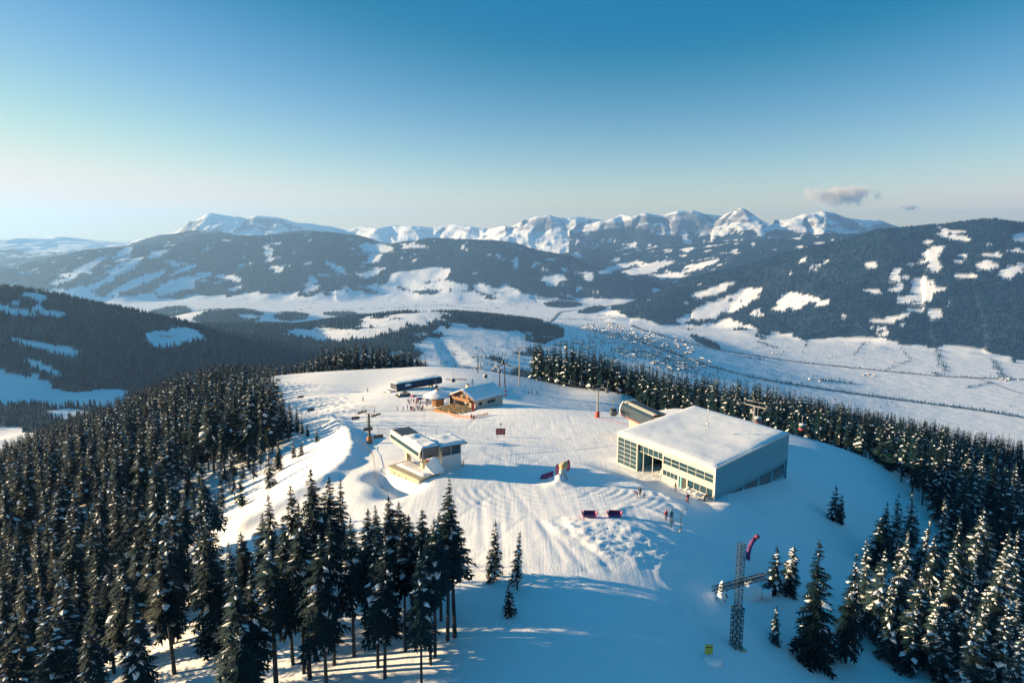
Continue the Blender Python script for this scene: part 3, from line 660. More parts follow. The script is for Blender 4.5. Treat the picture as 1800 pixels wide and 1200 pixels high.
hts[regs == 'R'] *= .78; hts = np.where((regs == 'R') & (ys > 270), hts*1.75, hts); hts = np.where(regs == 'C', 17+hts*.45, hts)
# edge trees stay smaller, as on the bank in the photograph
dl, _ = poly_dist(xs, ys, LEFTW[:9]); hts = np.where((regs == 'L') & (ys > 118) & (ys < 185), hts*(.42+.58*sstep(2, 34, dl)), hts)
# the crowns must not hide what the photograph shows above them
lim = np.array([(-100,830),(0,778),(60,752),(200,700),(300,655),(385,632),(470,640),(520,690),(560,760)], float)
limr = np.array([(900,600),(955,594),(1030,600),(1100,628),(1200,655),(1290,660),(1400,683),(1500,712),(1600,732),(1800,772),(1900,790)], float)
limc = np.array([(520,640),(560,612),(600,594),(660,600),(730,618),(760,640)], float)
for i in range(len(pts)):
    L = lim if regs[i] == 'L' else limr if regs[i] == 'R' else limc
    for _ in range(6):
        a, b = proj(xs[i], ys[i], zs[i]+hts[i])
        if b < np.interp(a, L[:,0], L[:,1])-rg.uniform(0, 8): hts[i] *= .86
ok &= hts > 5
depth = np.where(ok, tdep, 1e9)
size = np.where(ok, hts/tdep, 0)
# nearest first, thinning what is wholly hidden is left to the renderer
order = np.argsort(-size); room = 300-N_TREE[0]; chosen = order[:room]
def forest_label(i):
    a, b = proj(xs[i], ys[i], zs[i]+hts[i]*.6)
    if regs[i] == 'C': return 'spruce of the dark clump on the far crest', 'spruces of the far crest'
    if regs[i] == 'L':
        wh = ('in the bottom left corner of the picture' if b > 1000 and a < 260 else 'between the bottom left corner and the front clump' if b > 1000 else
              'along the left edge of the picture' if a < 150 else 'just below the white snow bank' if a > 380 and b > 820 else
              'beside the small spruces of the snow bank' if a > 380 else 'in the middle of the left slope' if b > 800 else 'near the top of the left slope')
        return 'snow flecked forest spruce '+wh, 'spruces of the left slope forest'
    wh = ('close behind the flat roofed hall' if a < 1450 and b < 800 else 'at the right edge of the picture' if a > 1720 else 'just behind the snow laden stand' if b > 830 else 'right of the hall below the plateau edge')
    return 'shaded forest spruce '+wh, 'spruces of the right slope forest'
for i in chosen:
    kd = rg.choice(('tall0','tall1','tall2','tall3','full0','full1','full3')) if regs[i] == 'L' else rg.choice(('full0','full1','full2','full3','snowy1'))
    lb, gp = forest_label(i); tree(kd, xs[i], ys[i], hts[i], lb, gp, z=zs[i]-.1)
rest = [i for i in order[room:] if ok[i]]
scatter('spruce_forest', 'snow dusted spruce forest on the slopes below the summit plateau', [(xs[i], ys[i], zs[i]-.2) for i in rest], [hts[i]/20 for i in rest], LOW, 6)
print('TREES', N_TREE[0], len(rest))

# --- woods farther down and on the hills
rgn = np.random.default_rng(5)
def field(n, d0, d1, a0=-41, a1=41, near_pow=1.0):
    dq = np.sqrt(rgn.uniform(d0**2, d1**2, n)) if near_pow == 1 else rgn.uniform(d0**near_pow, d1**near_pow, n)**(1/near_pow)
    aq = np.radians(rgn.uniform(a0, a1, n)); return dq*np.sin(aq), dq*np.cos(aq)
x, y = field(60000, 430, 3400, near_pow=1.25); z = far_look(x, y); f = forest(x, y, z) & (near_w(x, y) < .25)
pX, pY = proj(x, y, z+20); f &= (pX > -40) & (pX < 1840) & (pY < 860)
x, y, z = x[f], y[f], z[f]; scatter('valley_wood', 'dark spruce woods on the lower slopes', np.c_[x, y, z-.5], rgn.uniform(.65, 1.25, len(x)), MINI, 3)
print('MID', len(x))
x, y = field(470000, 3300, 15800, near_pow=1.5); z = far_look(x, y); f = forest(x, y, z)
pX, pY = proj(x, y, z+20); f &= (pX > -20) & (pX < 1820)
x, y, z = x[f], y[f], z[f]; nT = len(x); print('FAR', nT)
h = rgn.uniform(13, 27, nT)*(1+np.hypot(x, y)/40000); rr = h*rgn.uniform(.2, .3, nT); a = rgn.uniform(0, 6.28, nT)
V = np.zeros((nT, 4, 3))
for k in range(3): V[:,k,0] = x+rr*np.cos(a+k*2.094); V[:,k,1] = y+rr*np.sin(a+k*2.094); V[:,k,2] = z-1
V[:,3,0] = x; V[:,3,1] = y; V[:,3,2] = z+h
b = np.arange(nT)[:,None]*4; F = np.concatenate([b+np.array([[0,1,3]]), b+np.array([[1,2,3]]), b+np.array([[2,0,3]])])
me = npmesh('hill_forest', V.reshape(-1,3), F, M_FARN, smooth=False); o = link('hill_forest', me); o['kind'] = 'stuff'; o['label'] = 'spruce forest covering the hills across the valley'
# ------------------------------------------------------------------ building materials
CREAM = mat('cream_metal', (.43, .41, .375), .5, .08, .6)
GREYP = mat('grey_panel', (.10, .34, .42), .55, .08, .3)
WHITE = mat('white_paint', (.62, .61, .58), .5, .08, 1)
GLASS = mat('dark_glass', (.03, .045, .06), .12, .25, .5, spec=.8)
GLASSB = mat('blue_glass', (.015, .05, .075), .25, .3, .4, spec=.35)
FRAME = mat('pale_frame', (.45, .45, .43), .5, .08, 2)
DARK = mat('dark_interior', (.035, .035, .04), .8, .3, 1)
STEEL = mat('galvanised_steel', (.24, .25, .25), .5, .25, 3, metal=.2)
DSTEEL = mat('dark_steel', (.035, .045, .05), .5, .25, 3)
GREENST = mat('green_grey_steel', (.075, .085, .07), .55, .2, 2)
NAVY = mat('navy_canopy', (.015, .025, .06), .4, .3, .5)
REDP = mat('red_padding', (.42, .06, .04), .7, .15, 3)
ORANGE = mat('orange_net', (.55, .17, .06), .8, .2, 5)
PINK = mat('pink_fabric', (.50, .10, .18), .8, .15, 2)
PURPLE = mat('purple_fabric', (.10, .03, .13), .8, .2, 2)
WOOD = mat('larch_wood', (.27, .13, .055), .75, .3, 2.5, bump=.01)
WOODY = mat('pale_table_wood', (.48, .34, .15), .7, .2, 3)
PLASTER = mat('hut_plaster', (.52, .47, .40), .85, .1, 1.5)
CONC = mat('pale_concrete', (.42, .37, .27), .85, .15, .8, bump=.01)
YELLOW = mat('yellow_board', (.42, .40, .05), .6, .15, 2)
ROOFD = mat('dark_roof_sheet', (.045, .055, .065), .5, .25, 1)

def snow_slab(name, corner, nu, nv, h, amp, parent, seed, wl_=5, loc=None, edge=.6):
    """snow lying on a roof: corner(u, v) gives the roof point, rounded rim, drifted top"""
    us, vs_ = np.linspace(0, 1, nu), np.linspace(0, 1, nv); V = []; o3 = loc or Vector((0, 0, 0))
    for v in vs_:
        for u in us:
            p = Vector(corner(u, v)); e = min(u, 1-u, v, 1-v)
            rim = 0 if e <= 0 else min(1, .55+e*6)
            V.append((p, rim))
    P = np.array([(q[0].x+o3.x, q[0].y+o3.y) for q in V]); nz = fbm(P[:,0], P[:,1], wl_, 4, seed)
    VV = [(q[0].x, q[0].y, q[0].z+(h+amp*nz[i])*q[1]) for i, q in enumerate(V)]
    F = grid_faces(nv, nu)
    me_ = npmesh(name, VV, F, M_ROOFSN); return link(name, me_, parent)

# ------------------------------------------------------------------ the big flat roofed hall
HN, HL, HR, HF = Vector((37.7, 120.9)), Vector((23.1, 144.2)), Vector((60.3, 143.1)), Vector((46.3, 167.2))
HU = (HL-HN); HV = (HR-HN); LU, LV = HU.length, HV.length; hu, hv = HU/LU, HV/LV
hall = thing('lift_station_hall', 'big flat roofed lift hall with glazed cream front and snow covered roof', 'building', (HN.x, HN.y, -50))
def hp(s, b, z): q = hu*((1-s)*LU)+hv*b; return Vector((q.x, q.y, z+50))      # s runs from the left corner to the near corner, b goes back
def hbox(mb, s0, s1, b0, b1, z0, z1):
    return mb.hexa([hp(s0,b0,z0), hp(s1,b0,z0), hp(s1,b1,z0), hp(s0,b1,z0), hp(s0,b0,z1), hp(s1,b0,z1), hp(s1,b1,z1), hp(s0,b1,z1)])
ZT = -44.0
def hpart(nm, m, *boxes):
    mb = MB()
    for bx in boxes: hbox(mb, *bx)
    return mb.build(nm, m, hall)
hpart('fascia', CREAM, (0, 1, 0, .4, -45.05, ZT))
for s0, s1 in ((0, .013), (.226, .236), (.503, .515), (.985, 1.0)): hpart('pier', CREAM, (s0, s1, .005, .395, -56, -45.05))
hpart('lintel', CREAM, (.515, .985, .01, .39, -45.42, -45.05)); hpart('spandrel', CREAM, (.515, .985, .01, .39, -48.3, -47.05))
hpart('plinth', CREAM, (.515, .66, .01, .39, -56, -49.4)); hpart('plinth', CREAM, (.757, .985, .01, .39, -56, -49.75)); hpart('plinth', CREAM, (.013, .226, .01, .39, -56, -50.95))
hpart('pier', CREAM, (.66, .672, .012, .388, -56, -48.3)); hpart('pier', CREAM, (.745, .757, .012, .388, -56, -48.3))
hpart('rear_wall', GREYP, (0, 1, LV-.35, LV, -58, ZT-.02)); hpart('left_wall', CREAM, (0, .35/LU, .4, LV-.35, -58, ZT-.02))
hpart('right_wall', GREYP, (1-.35/LU, 1, .4, LV-.35, -49.8, ZT-.02)); hpart('lower_wall', GREYP, (1-.62/LU, 1-.3/LU, .4, LV-.36, -58, -49.82))
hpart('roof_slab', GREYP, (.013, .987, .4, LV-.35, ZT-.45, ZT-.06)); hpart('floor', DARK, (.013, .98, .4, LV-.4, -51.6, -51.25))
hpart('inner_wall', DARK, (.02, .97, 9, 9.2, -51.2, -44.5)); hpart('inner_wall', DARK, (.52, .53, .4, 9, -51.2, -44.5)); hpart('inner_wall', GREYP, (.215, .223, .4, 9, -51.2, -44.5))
def glazing(s0, s1, z0, z1, nc, nr, m, b=.16):
    fr = MB(); w = .09/LU
    for c in range(nc+1): q = s0+(s1-s0)*c/nc; hbox(fr, q-w/2, q+w/2, b-.08, b+.10, z0, z1)
    for r_ in range(nr+1): q = z0+(z1-z0)*r_/nr; hbox(fr, s0, s1, b-.075, b+.095, q-.045, q+.045)
    f = fr.build('window_frame', FRAME, hall)
    for c in range(nc):
        for r_ in range(nr):
            a0, a1 = s0+(s1-s0)*c/nc+w/2, s0+(s1-s0)*(c+1)/nc-w/2; c0, c1 = z0+(z1-z0)*r_/nr+.045, z0+(z1-z0)*(r_+1)/nr-.045
            mb = MB(); hbox(mb, a0, a1, b, b+.03, c0, c1); mb.build('pane', m, f)
glazing(.013, .226, -50.95, -45.05, 3, 6, GLASSB); glazing(.236, .503, -46.6, -45.05, 5, 1, GLASSB, .5)
glazing(.515, .985, -47.05, -45.42, 6, 2, GLASSB); glazing(.515, .66, -49.4, -48.3, 4, 1, GLASSB); glazing(.757, .985, -49.75, -48.3, 4, 1, GLASSB)
hpart('door_leaf', DARK, (.694, .745, .2, .28, -51.6, -48.3)); hpart('door_panel', GREYP, (.672, .694, .2, .28, -51.6, -48.3))
hpart('gate_post', FRAME, (.286, .291, .5, .7, -51.3, -46.6)); hpart('gate_post', FRAME, (.386, .391, .5, .7, -51.3, -46.6)); hpart('gate_beam', WHITE, (.30, .49, 1.6, 1.9, -47.3, -46.7))
mc = MB(); c0 = hp(.43, 2.2, -51.25)
mc.tube([c0, c0+Vector((.3,.2,1.6)), c0+Vector((.9,.3,2.2)), c0+Vector((1.5,.4,2.1))], [.25,.2,.18,.1], 6); mc.box(c0+Vector((0,0,.15)), (1.2,1.0,.3)); mc.build('loading_arm', WHITE, hall)
for b0, b1 in ((.214,.37), (.393,.573), (.597,.769), (.79,.965)):
    mb = MB(); s0 = 1-.3/LU
    for q0, q1, z0, z1 in ((b0,b1,-53.25,-53.15),(b0,b1,-50.7,-50.6),(b0,b0+.004,-53.15,-50.7),(b1-.004,b1,-53.15,-50.7)): hbox(mb, s0-.0005, s0+.004, q0*LV, q1*LV, z0, z1)
    f = mb.build('window_frame', GREYP, hall); mb = MB(); hbox(mb, s0-.0003, s0+.0015, (b0+.004)*LV, (b1-.004)*LV, -53.15, -50.7); mb.build('pane', GLASS, f)
hpart('roof_edge', WHITE, (1-.16/LU, 1+.05/LU, .42, LV, ZT-.28, ZT+.10)); hpart('roof_edge', WHITE, (0, 1, -.05, .10, ZT-.22, ZT+.09))
hpart('drip_ledge', GREYP, (1-.35/LU, 1+.06/LU, .4, LV, -49.92, -49.8)); hpart('downpipe', WHITE, (1.001, 1.001+.12/LU, -.1, .02, -52, ZT+.05))
snow_slab('roof_snow', lambda u, v: hp(u*1.0, v*LV, ZT-.02), 44, 48, .4, .3, hall, 71, 14, Vector((HN.x, HN.y, 0)))

# antenna mast on the roof
q = hp(.55, 15.2, ZT+.35); am = thing('antenna_mast', 'thin antenna mast with white dishes on the hall roof', 'mast', (HN.x+q.x, HN.y+q.y, ZT+.2))
MB().tube([(0,0,0),(0,0,6.6)], [.06,.03], 6).build('pole', STEEL, am)
for zz, rr in ((6.1,.22),(5.2,.3),(4.4,.24),(2.2,.32),(1.3,.26)): MB().lathe([(.02,-rr*.4),(rr*.8,-rr*.3),(rr,0),(rr*.7,rr*.5),(.02,rr*.7)], 8, (.18,-.1,zz)).build('dish', WHITE, am, smooth=True)
MB().box((0,0,2.2),(.7,.06,.06)).box((0,0,5.2),(.6,.06,.06)).build('crossbar', STEEL, am)

# tables in front of the hall
def cafe_table(loc, rz, label, group):
    t = thing('cafe_table', label, 'table', loc, rz, group)
    MB().lathe([(.02,.70),(.55,.70),(.58,.73),(.55,.76),(.02,.76)], 12).build('table_top', WHITE, t)
    MB().lathe([(.28,0),(.28,.04),(.05,.08),(.04,.70),(.1,.70)], 8).build('pedestal', STEEL, t)
    sn = MB().lathe([(.45,.76),(.42,.86),(.2,.92),(.02,.93)], 10); sn.build('snow_cap', M_PACK, t, smooth=True)
for k, s in enumerate((.78, .82, .87, .91, .95)):
    q = hp(s, -1.1-.25*(k % 2), -50); x, y = HN.x+q.x, HN.y+q.y
    cafe_table((x, y, ground(x, y)), k, 'round white snow capped table under the lower windows of the hall', 'tables in front of the hall')

# ------------------------------------------------------------------ gondola terminal canopy behind the hall
gt = thing('gondola_terminal', 'gondola terminal with dark curved glass side and cream roof stripe behind the hall', 'lift station', (29.6, 180.6, 0))
A0 = Vector((0, 0, -50.2)); gd = Vector((.36, -.93, 0)).normalized(); gp = Vector((.93, .36, 0)); GLn = 15.0
def gpt(a, w, z): return A0+gd*a+gp*w+Vector((0, 0, z))
def gprism(prof, a0, a1, nm, m, par=gt):
    n_ = len(prof); mb = MB(); mb.add([gpt(a0, w, z) for w, z in prof]+[gpt(a1, w, z) for w, z in prof], [tuple(range(n_)), tuple(reversed(range(n_, 2*n_)))]+[(i, n_+i, n_+(i+1) % n_, (i+1) % n_) for i in range(n_)]); return mb.build(nm, m, par)
gprism([(0,0),(-.25,.8),(-.2,1.7),(.15,2.7),(.7,3.4),(.9,3.35),(.4,2.6),(.1,1.7),(.05,.8),(.25,0)], .35, GLn, 'glass_side', GLASS)
gprism([(5.0,0),(5.2,.8),(5.2,1.7),(4.9,2.7),(4.4,3.4),(4.2,3.35),(4.6,2.6),(4.9,1.7),(4.9,.8),(4.75,0)], .35, GLn, 'glass_side', GLASS)
gprism([(.72,3.4),(.78,3.55),(1.9,3.62),(1.9,3.45)], .35, GLn, 'roof_stripe', CREAM); gprism([(1.9,3.4),(1.9,3.58),(4.4,3.52),(4.4,3.36)], .36, GLn, 'roof_panel', ROOFD)
gprism([(1.25,3.66),(1.25,3.86),(1.55,3.86),(1.55,3.66)], .5, GLn, 'roof_rail', STEEL)
gprism([(-.1,-.05),(-.4,.8),(-.35,1.8),(.05,2.85),(.65,3.6),(4.5,3.7),(5.1,2.8),(5.35,1.7),(5.3,.8),(5.1,-.05),(4.8,-.05),(5.0,.85),(5.0,1.7),(4.75,2.6),(4.25,3.3),(.85,3.3),(.35,2.6),(.05,1.7),(0,.85),(.2,-.05)], 0, .35, 'end_frame', WHITE)
gprism([(0,-.25),(0,0),(5.0,0),(5.0,-.25)], .1, GLn, 'platform_edge', REDP); gprism([(1.6,-7),(1.6,-.25),(3.4,-.25),(3.4,-7)], 2, GLn-1, 'pedestal', CONC)
gprism([(1.3,2.2),(1.3,2.6),(3.7,2.6),(3.7,2.2)], 1, GLn-1, 'drive_beam', STEEL)

# ------------------------------------------------------------------ chairlift station on the left
sd_ = Vector((-.523, .852, 0)); sp_ = Vector((.852, .523, 0)); S0 = Vector((-17.95, 127.3, -45.0))
cs = thing('chairlift_station', 'chairlift station with slanted cream housing and snow covered roof', 'lift station', (S0.x, S0.y, -49))
def cpt(a, w, z): return sd_*a+sp_*w+Vector((0, 0, z+4.0))          # z measured from the housing's lower edge
def cprism(prof, a0, a1, nm, m, par=None, skew=0):
    n_ = len(prof); mb = MB(); mb.add([cpt(a0, w, z) for w, z in prof]+[cpt(a1+skew*z, w, z) for w, z in prof], [tuple(reversed(range(n_))), tuple(range(n_, 2*n_))]+[((i+1) % n_, n_+(i+1) % n_, n_+i, i) for i in range(n_)]); return mb.build(nm, m, par or cs)
cprism([(.5,-.35),(0,.1),(-.12,1.0),(.12,1.0),(.22,.1),(.6,-.2)], 0, 15.5, 'lower_panel', CREAM)
cprism([(-.12,1.0),(.0,1.75),(.12,1.75),(.02,1.0)], .35, 15.2, 'window_band', GLASSB)
cprism([(-.12,1.0),(.0,1.75),(.14,1.75),(.12,1.0)], 0, .35, 'window_post', CREAM); cprism([(-.12,1.0),(.0,1.75),(.14,1.75),(.12,1.0)], 15.2, 15.5, 'window_post', CREAM)
cprism([(0,1.75),(.25,2.45),(.5,2.55),(.5,2.4),(.3,2.3),(.16,1.75)], 0, 15.5, 'upper_panel', CREAM)
cprism([(.5,2.42),(.5,2.55),(4.4,2.55),(4.4,2.42)], 0, 15.5, 'roof', ROOFD)
cprism([(4.2,-.1),(4.2,2.4),(4.35,2.4),(4.35,-.1)], 0, 15.5, 'far_panel', CREAM)
cprism([(.6,.3),(.6,2.3),(4.1,2.3),(4.1,.3)], .4, .6, 'front_glass', GLASS); cprism([(.55,-.3),(.55,2.4),(.75,2.4),(.75,-.3)], 0, .3, 'front_post', CREAM)
cprism([(.8,1.1),(.8,1.5),(4.0,1.5),(4.0,1.1)], .8, 15, 'drive_beam', STEEL)
for a in (3.0, 11.0):
    mb = MB(); mb.hexa([cpt(a,1.8,-5.5),cpt(a,2.8,-5.5),cpt(a+1,2.8,-5.5),cpt(a+1,1.8,-5.5),cpt(a,1.9,1.1),cpt(a,2.7,1.1),cpt(a+1,2.7,1.1),cpt(a+1,1.9,1.1)]); mb.build('support_column', CONC, cs)
snow_slab('roof_snow', lambda u, v: cpt(.1+v*9.5, .35+u*4.0, 2.55), 12, 26, .35, .35, cs, 72, 3, S0)
# operator's cabin and its flat roof
def cbox(nm, m, a0, a1, w0, w1, z0, z1, par=None): return cprism([(w0,z0),(w0,z1),(w1,z1),(w1,z0)], a0, a1, nm, m, par)
cab = thing('operator_cabin', "operator's cabin with wide overhanging snowy roof beside the chairlift housing", 'cabin', (S0.x, S0.y, -49))
def kbox(*a): return cbox(*a, par=cab)
kbox('wall', WHITE, 1.2, 1.35, 5.3, 9.6, -4.6, -.2); kbox('wall', WHITE, 6.0, 6.15, 5.3, 9.6, -4.6, 2.0); kbox('wall', WHITE, 1.36, 6.0, 9.45, 9.6, -4.6, -.2); kbox('wall', WHITE, 1.36, 6.0, 5.3, 5.45, -4.6, 2.0)
kbox('front_window', GLASS, 1.2, 1.3, 5.4, 9.5, -.2, 1.9); kbox('side_window', GLASS, 1.4, 5.9, 9.5, 9.58, -.2, 1.9); kbox('corner_post', WHITE, 1.15, 1.35, 9.45, 9.65, -.2, 2.0); kbox('window_post', WHITE, 1.18, 1.32, 7.3, 7.42, -.2, 1.95)
kbox('roof', ROOFD, -.2, 6.9, 4.45, 10.4, 2.05, 2.28); kbox('floor', DARK, 1.36, 6.0, 5.45, 9.45, -2.2, -2.0)
snow_slab('roof_snow', lambda u, v: cpt(-.25+v*7.2, 4.4+u*6.05, 2.28), 16, 18, .3, .25, cab, 73, 3, S0)
# snow blown cover at the loading end
mb = MB(); mb.add([cpt(-.2,1.0,-.7),cpt(-1.4,2.4,-2.6),cpt(-.8,4.9,-2.7),cpt(.4,4.4,-.4),cpt(-.3,2.9,.75),cpt(.7,1.2,-2.6),cpt(1.2,4.7,-2.7)], [(0,1,4),(1,2,4),(2,3,4),(0,4,3),(0,5,1),(2,6,3),(5,0,3,6),(1,5,6,2)]); mb.build('snow_cover', M_PACK, cs)
# low machine house set into the snow
bh = thing('machine_house', 'low pale concrete machine house dug into the snow under the chairlift station', 'building', (-24.9, 133.0, -50))
bd = Vector((6.1, -6.6, 0)).normalized(); bp = Vector((.73, .68, 0))
def bpt(a, w, z): return bd*a+bp*w+Vector((0, 0, z))
def bbox(nm, m, a0, a1, w0, w1, z0, z1, par=None): return MB().hexa([bpt(a0,w0,z0),bpt(a1,w0,z0),bpt(a1,w1,z0),bpt(a0,w1,z0),bpt(a0,w0,z1),bpt(a1,w0,z1),bpt(a1,w1,z1),bpt(a0,w1,z1)]).build(nm, m, par or bh)
bbox('wall', CONC, 0, 10.2, 0, .35, -3.5, 2.0); bbox('wall', CONC, 9.85, 10.2, .36, 4.5, -3.5, 2.0); bbox('wall', CONC, 0, .35, .36, 4.5, -3.5, 2.0)
bbox('roof', CONC, -.3, 10.5, -.35, 4.8, 2.0, 2.22)
for a in (4.3, 6.9): d_ = bbox('door', WOOD, a, a+.75, -.05, .03, -1.9, .35); bbox('handle', STEEL, a+.62, a+.68, -.09, -.05, -.8, -.65, d_)
for a in (1.6, 3.1, 5.6): bbox('vent', DARK, a, a+.35, -.03, .03, .9, 1.2)
snow_slab('roof_snow', lambda u, v: bpt(.4+v*9.6, 1.2+u*3.4, 2.2), 10, 16, .3, .2, bh, 75, 3)
rb = G(752, 822); t = thing('control_box', 'red control cabinet standing in front of the chairlift housing', 'cabinet', rb)
MB().box((0,0,.75),(.9,.8,1.3)).build('body', REDP, t); MB().box((0,0,1.44),(1.0,.9,.08)).build('lid', REDP, t); MB().box((0,-.42,.75),(.7,.04,1.0)).build('door', ORANGE, t)

# ------------------------------------------------------------------ upper chairlift station (dark canopy, far)
p0 = W(697, 681, 297); p1 = W(777, 666, 312); ua = (p1-p0); ua.z = 0; UL = ua.length; ua.normalize(); ub = Vector((-ua.y, ua.x, 0))
us = thing('upper_lift_station', 'far lift station with long dark canopy under a sheet of snow', 'lift station', (p0.x, p0.y, -70))
def upt(a, w, z): return ua*a+ub*w+Vector((0, 0, z))
def ubox(nm, m, a0, a1, w0, w1, z0, z1): return MB().hexa([upt(a0,w0,z0),upt(a1,w0,z0),upt(a1,w1,z0),upt(a0,w1,z0),upt(a0,w0,z1),upt(a1,w0,z1),upt(a1,w1,z1),upt(a0,w1,z1)]).build(nm, m, us)
mb = MB(); pr = [(0,0),(-.3,1.0),(.2,2.3),(1.2,2.9),(4.2,2.9),(5.2,2.2),(5.4,1.0),(5.0,0)]
mb.add([upt(0,w,z) for w,z in pr]+[upt(UL,w,z) for w,z in pr], [tuple(range(8)), tuple(reversed(range(8,16)))]+[(i,8+i,8+(i+1)%8,(i+1)%8) for i in range(8)]); mb.build('canopy', NAVY, us)
ubox('trim', WHITE, -.15, 0, -.2, 5.2, -.15, .25); ubox('drive_deck', WHITE, -3.2, -.2, .6, 4.4, -.5, .1); ubox('bullwheel_guard', CREAM, -4.6, -3.2, .2, 4.8, -1.3, -.7)
for a, w in ((2,1.2),(2,3.6),(UL-5,1.2),(UL-5,3.6)): ubox('column', CONC, a, a+.8, w, w+.8, -8, -.02)
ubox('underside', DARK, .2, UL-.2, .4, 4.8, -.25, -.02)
snow_slab('roof_snow', lambda u, v: upt(-.1+v*(UL+.2), .0+u*5.2, 2.85), 10, 34, .35, .35, us, 77, 4)
b2 = MB(); b2.add([upt(4,-.35,1.2),upt(7.5,-.35,1.2),upt(6.8,-.42,2.2),upt(4.8,-.42,2.3),upt(4,.1,1.2),upt(7.5,.1,1.2),upt(6.8,.1,2.2),upt(4.8,.1,2.3)],[(3,2,1,0),(4,5,6,7),(0,1,5,4),(1,2,6,5),(2,3,7,6),(3,0,4,7)]); b2.build('snow_apron', M_PACK, us)
# snow groomer parked in front of it
g = G(708, 697); sc_ = thing('snow_groomer', 'pale snow groomer parked in front of the far dark canopy', 'vehicle', g, .5)
MB().box((-.1,0,.95),(3.2,2.0,.8),taper=.9).build('body', CREAM, sc_); MB().box((.9,0,1.75),(1.5,1.8,1.0),taper=.8).build('cab', GLASS, sc_); MB().box((2.6,0,.7),(.25,3.8,1.0)).build('blade', DSTEEL, sc_); MB().box((-2.2,0,.4),(.9,3.2,.5)).build('tiller', DSTEEL, sc_)
for sy in (-1.25, 1.25):
    mb = MB(); pf = [(-1.9,.1),(1.9,.1),(2.2,.5),(1.9,.9),(-1.9,.9),(-2.2,.5)]
    mb.add([(x, sy-.35, z) for x, z in pf]+[(x, sy+.35, z) for x, z in pf], [tuple(range(6)), tuple(reversed(range(6,12)))]+[(i,6+i,6+(i+1)%6,(i+1)%6) for i in range(6)]); mb.build('track', DSTEEL, sc_)

# ------------------------------------------------------------------ mountain hut
he = Vector((.676, .737, 0)); hq = Vector((-.737, .676, 0)); HO = Vector((-13.1, 232.6, 0)); HZ = -63.4; HW, HLN, EV, RG = 13.6, 16.5, 3.3, 6.3
hut = thing('mountain_hut', 'chalet restaurant with wood gable, balcony and big snowy saddle roof', 'building', (HO.x, HO.y, HZ))
def kp_(a, w, z): return he*a+hq*w+Vector((0, 0, z))
def kb(nm, m, a0, a1, w0, w1, z0, z1, par=None): return MB().hexa([kp_(a0,w0,z0),kp_(a1,w0,z0),kp_(a1,w1,z0),kp_(a0,w1,z0),kp_(a0,w0,z1),kp_(a1,w0,z1),kp_(a1,w1,z1),kp_(a0,w1,z1)][::1]).build(nm, m, par or hut)
wi = 1.1                                                      # roof overhang
def kprism(pr, a0, a1, nm, m, par=None):
    n_ = len(pr); mb = MB(); mb.add([kp_(a0,w,z) for w,z in pr]+[kp_(a1,w,z) for w,z in pr], [tuple(range(n_)), tuple(reversed(range(n_,2*n_)))]+[((i+1)%n_,i,n_+i,n_+(i+1)%n_)[::-1] for i in range(n_)]); return mb.build(nm, m, par or hut)
mid = HW/2; gab = lambda w: EV-.05+(RG-EV)*(1-abs(w-mid)/mid)-.25
kprism([(wi,-2),(wi,2.4),(HW-wi,2.4),(HW-wi,-2)], 1.3, 1.6, 'ground_floor_wall', PLASTER)
kprism([(wi,2.4),(wi,gab(wi)),(mid,gab(mid)),(HW-wi,gab(HW-wi)),(HW-wi,2.4)], 1.3, 1.6, 'gable_wall', WOOD)
kb('side_wall', PLASTER, 1.6, HLN-1, wi, wi+.3, -3, gab(wi)); kb('side_wall', PLASTER, 1.6, HLN-1, HW-wi-.3, HW-wi, -3, gab(wi)); kprism([(wi+.3,-3),(wi+.3,gab(wi+.3)),(mid,gab(mid)),(HW-wi-.3,gab(HW-wi-.3)),(HW-wi-.3,-3)], HLN-1.3, HLN-1, 'rear_wall', PLASTER)
for nm, pr in (('roof_slope', [(-.1,EV-.05),(mid,RG),(mid,RG-.25),(-.1,EV-.3)]), ('roof_slope', [(mid+.001,RG),(HW+.1,EV-.05),(HW+.1,EV-.3),(mid+.001,RG-.25)])): kprism(pr, 0, HLN, nm, WOOD)
snow_slab('roof_snow', lambda u, v: kp_(-.1+v*(HLN+.2), -.25+u*(HW+.5), RG-(RG-EV)*abs(u-.5)*2-.02), 25, 26, .45, .2, hut, 79, 3)
bal = kb('balcony', WOOD, -.1, 1.3, 2.6, HW-2.0, 2.35, 2.5); kb('railing', WOOD, -.12, -.02, 2.6, HW-2.0, 2.5, 3.4, bal)
for w in (2.65, HW-2.1): kb('balcony_post', WOOD, -.1, .1, w, w+.15, -1, 2.35, bal)
def kwin(a0, a1, w0, w1, z0, z1, m=GLASS): f = kb('window', WOOD, a0, a1, w0, w1, z0, z1); da = .02; kb('pane', m, a0-da, a1+da, w0+.1, w1-.1, z0+.1, z1-.1, f)
for w in (3.2, 6.0, 8.8): kwin(1.22, 1.3, w, w+1.5, 3.0, 4.4 if w != 6.0 else 4.9)
for w in (1.8, 4.2, 6.6, 9.4): kwin(1.22, 1.3, w, w+1.4, .5, 1.9)
kb('door', WOOD, 1.2, 1.3, 8.2, 9.2, -.5, 1.9)
for a in (3.0, 7.5):
    f = kb('window', WOOD, a, a+(1.7 if a < 5 else 4.0), wi-.06, wi, .9, 2.1); kb('pane', GLASS, a+.1, a+(1.6 if a < 5 else 3.9), wi-.08, wi+.01, 1.0, 2.0, f)
ch = kb('chimney', PLASTER, 4.2, 5.1, mid+1.2, mid+2.1, 4.5, 7.3); kb('chimney_cap', DSTEEL, 4.1, 5.2, mid+1.1, mid+2.2, 7.3, 7.5, ch)
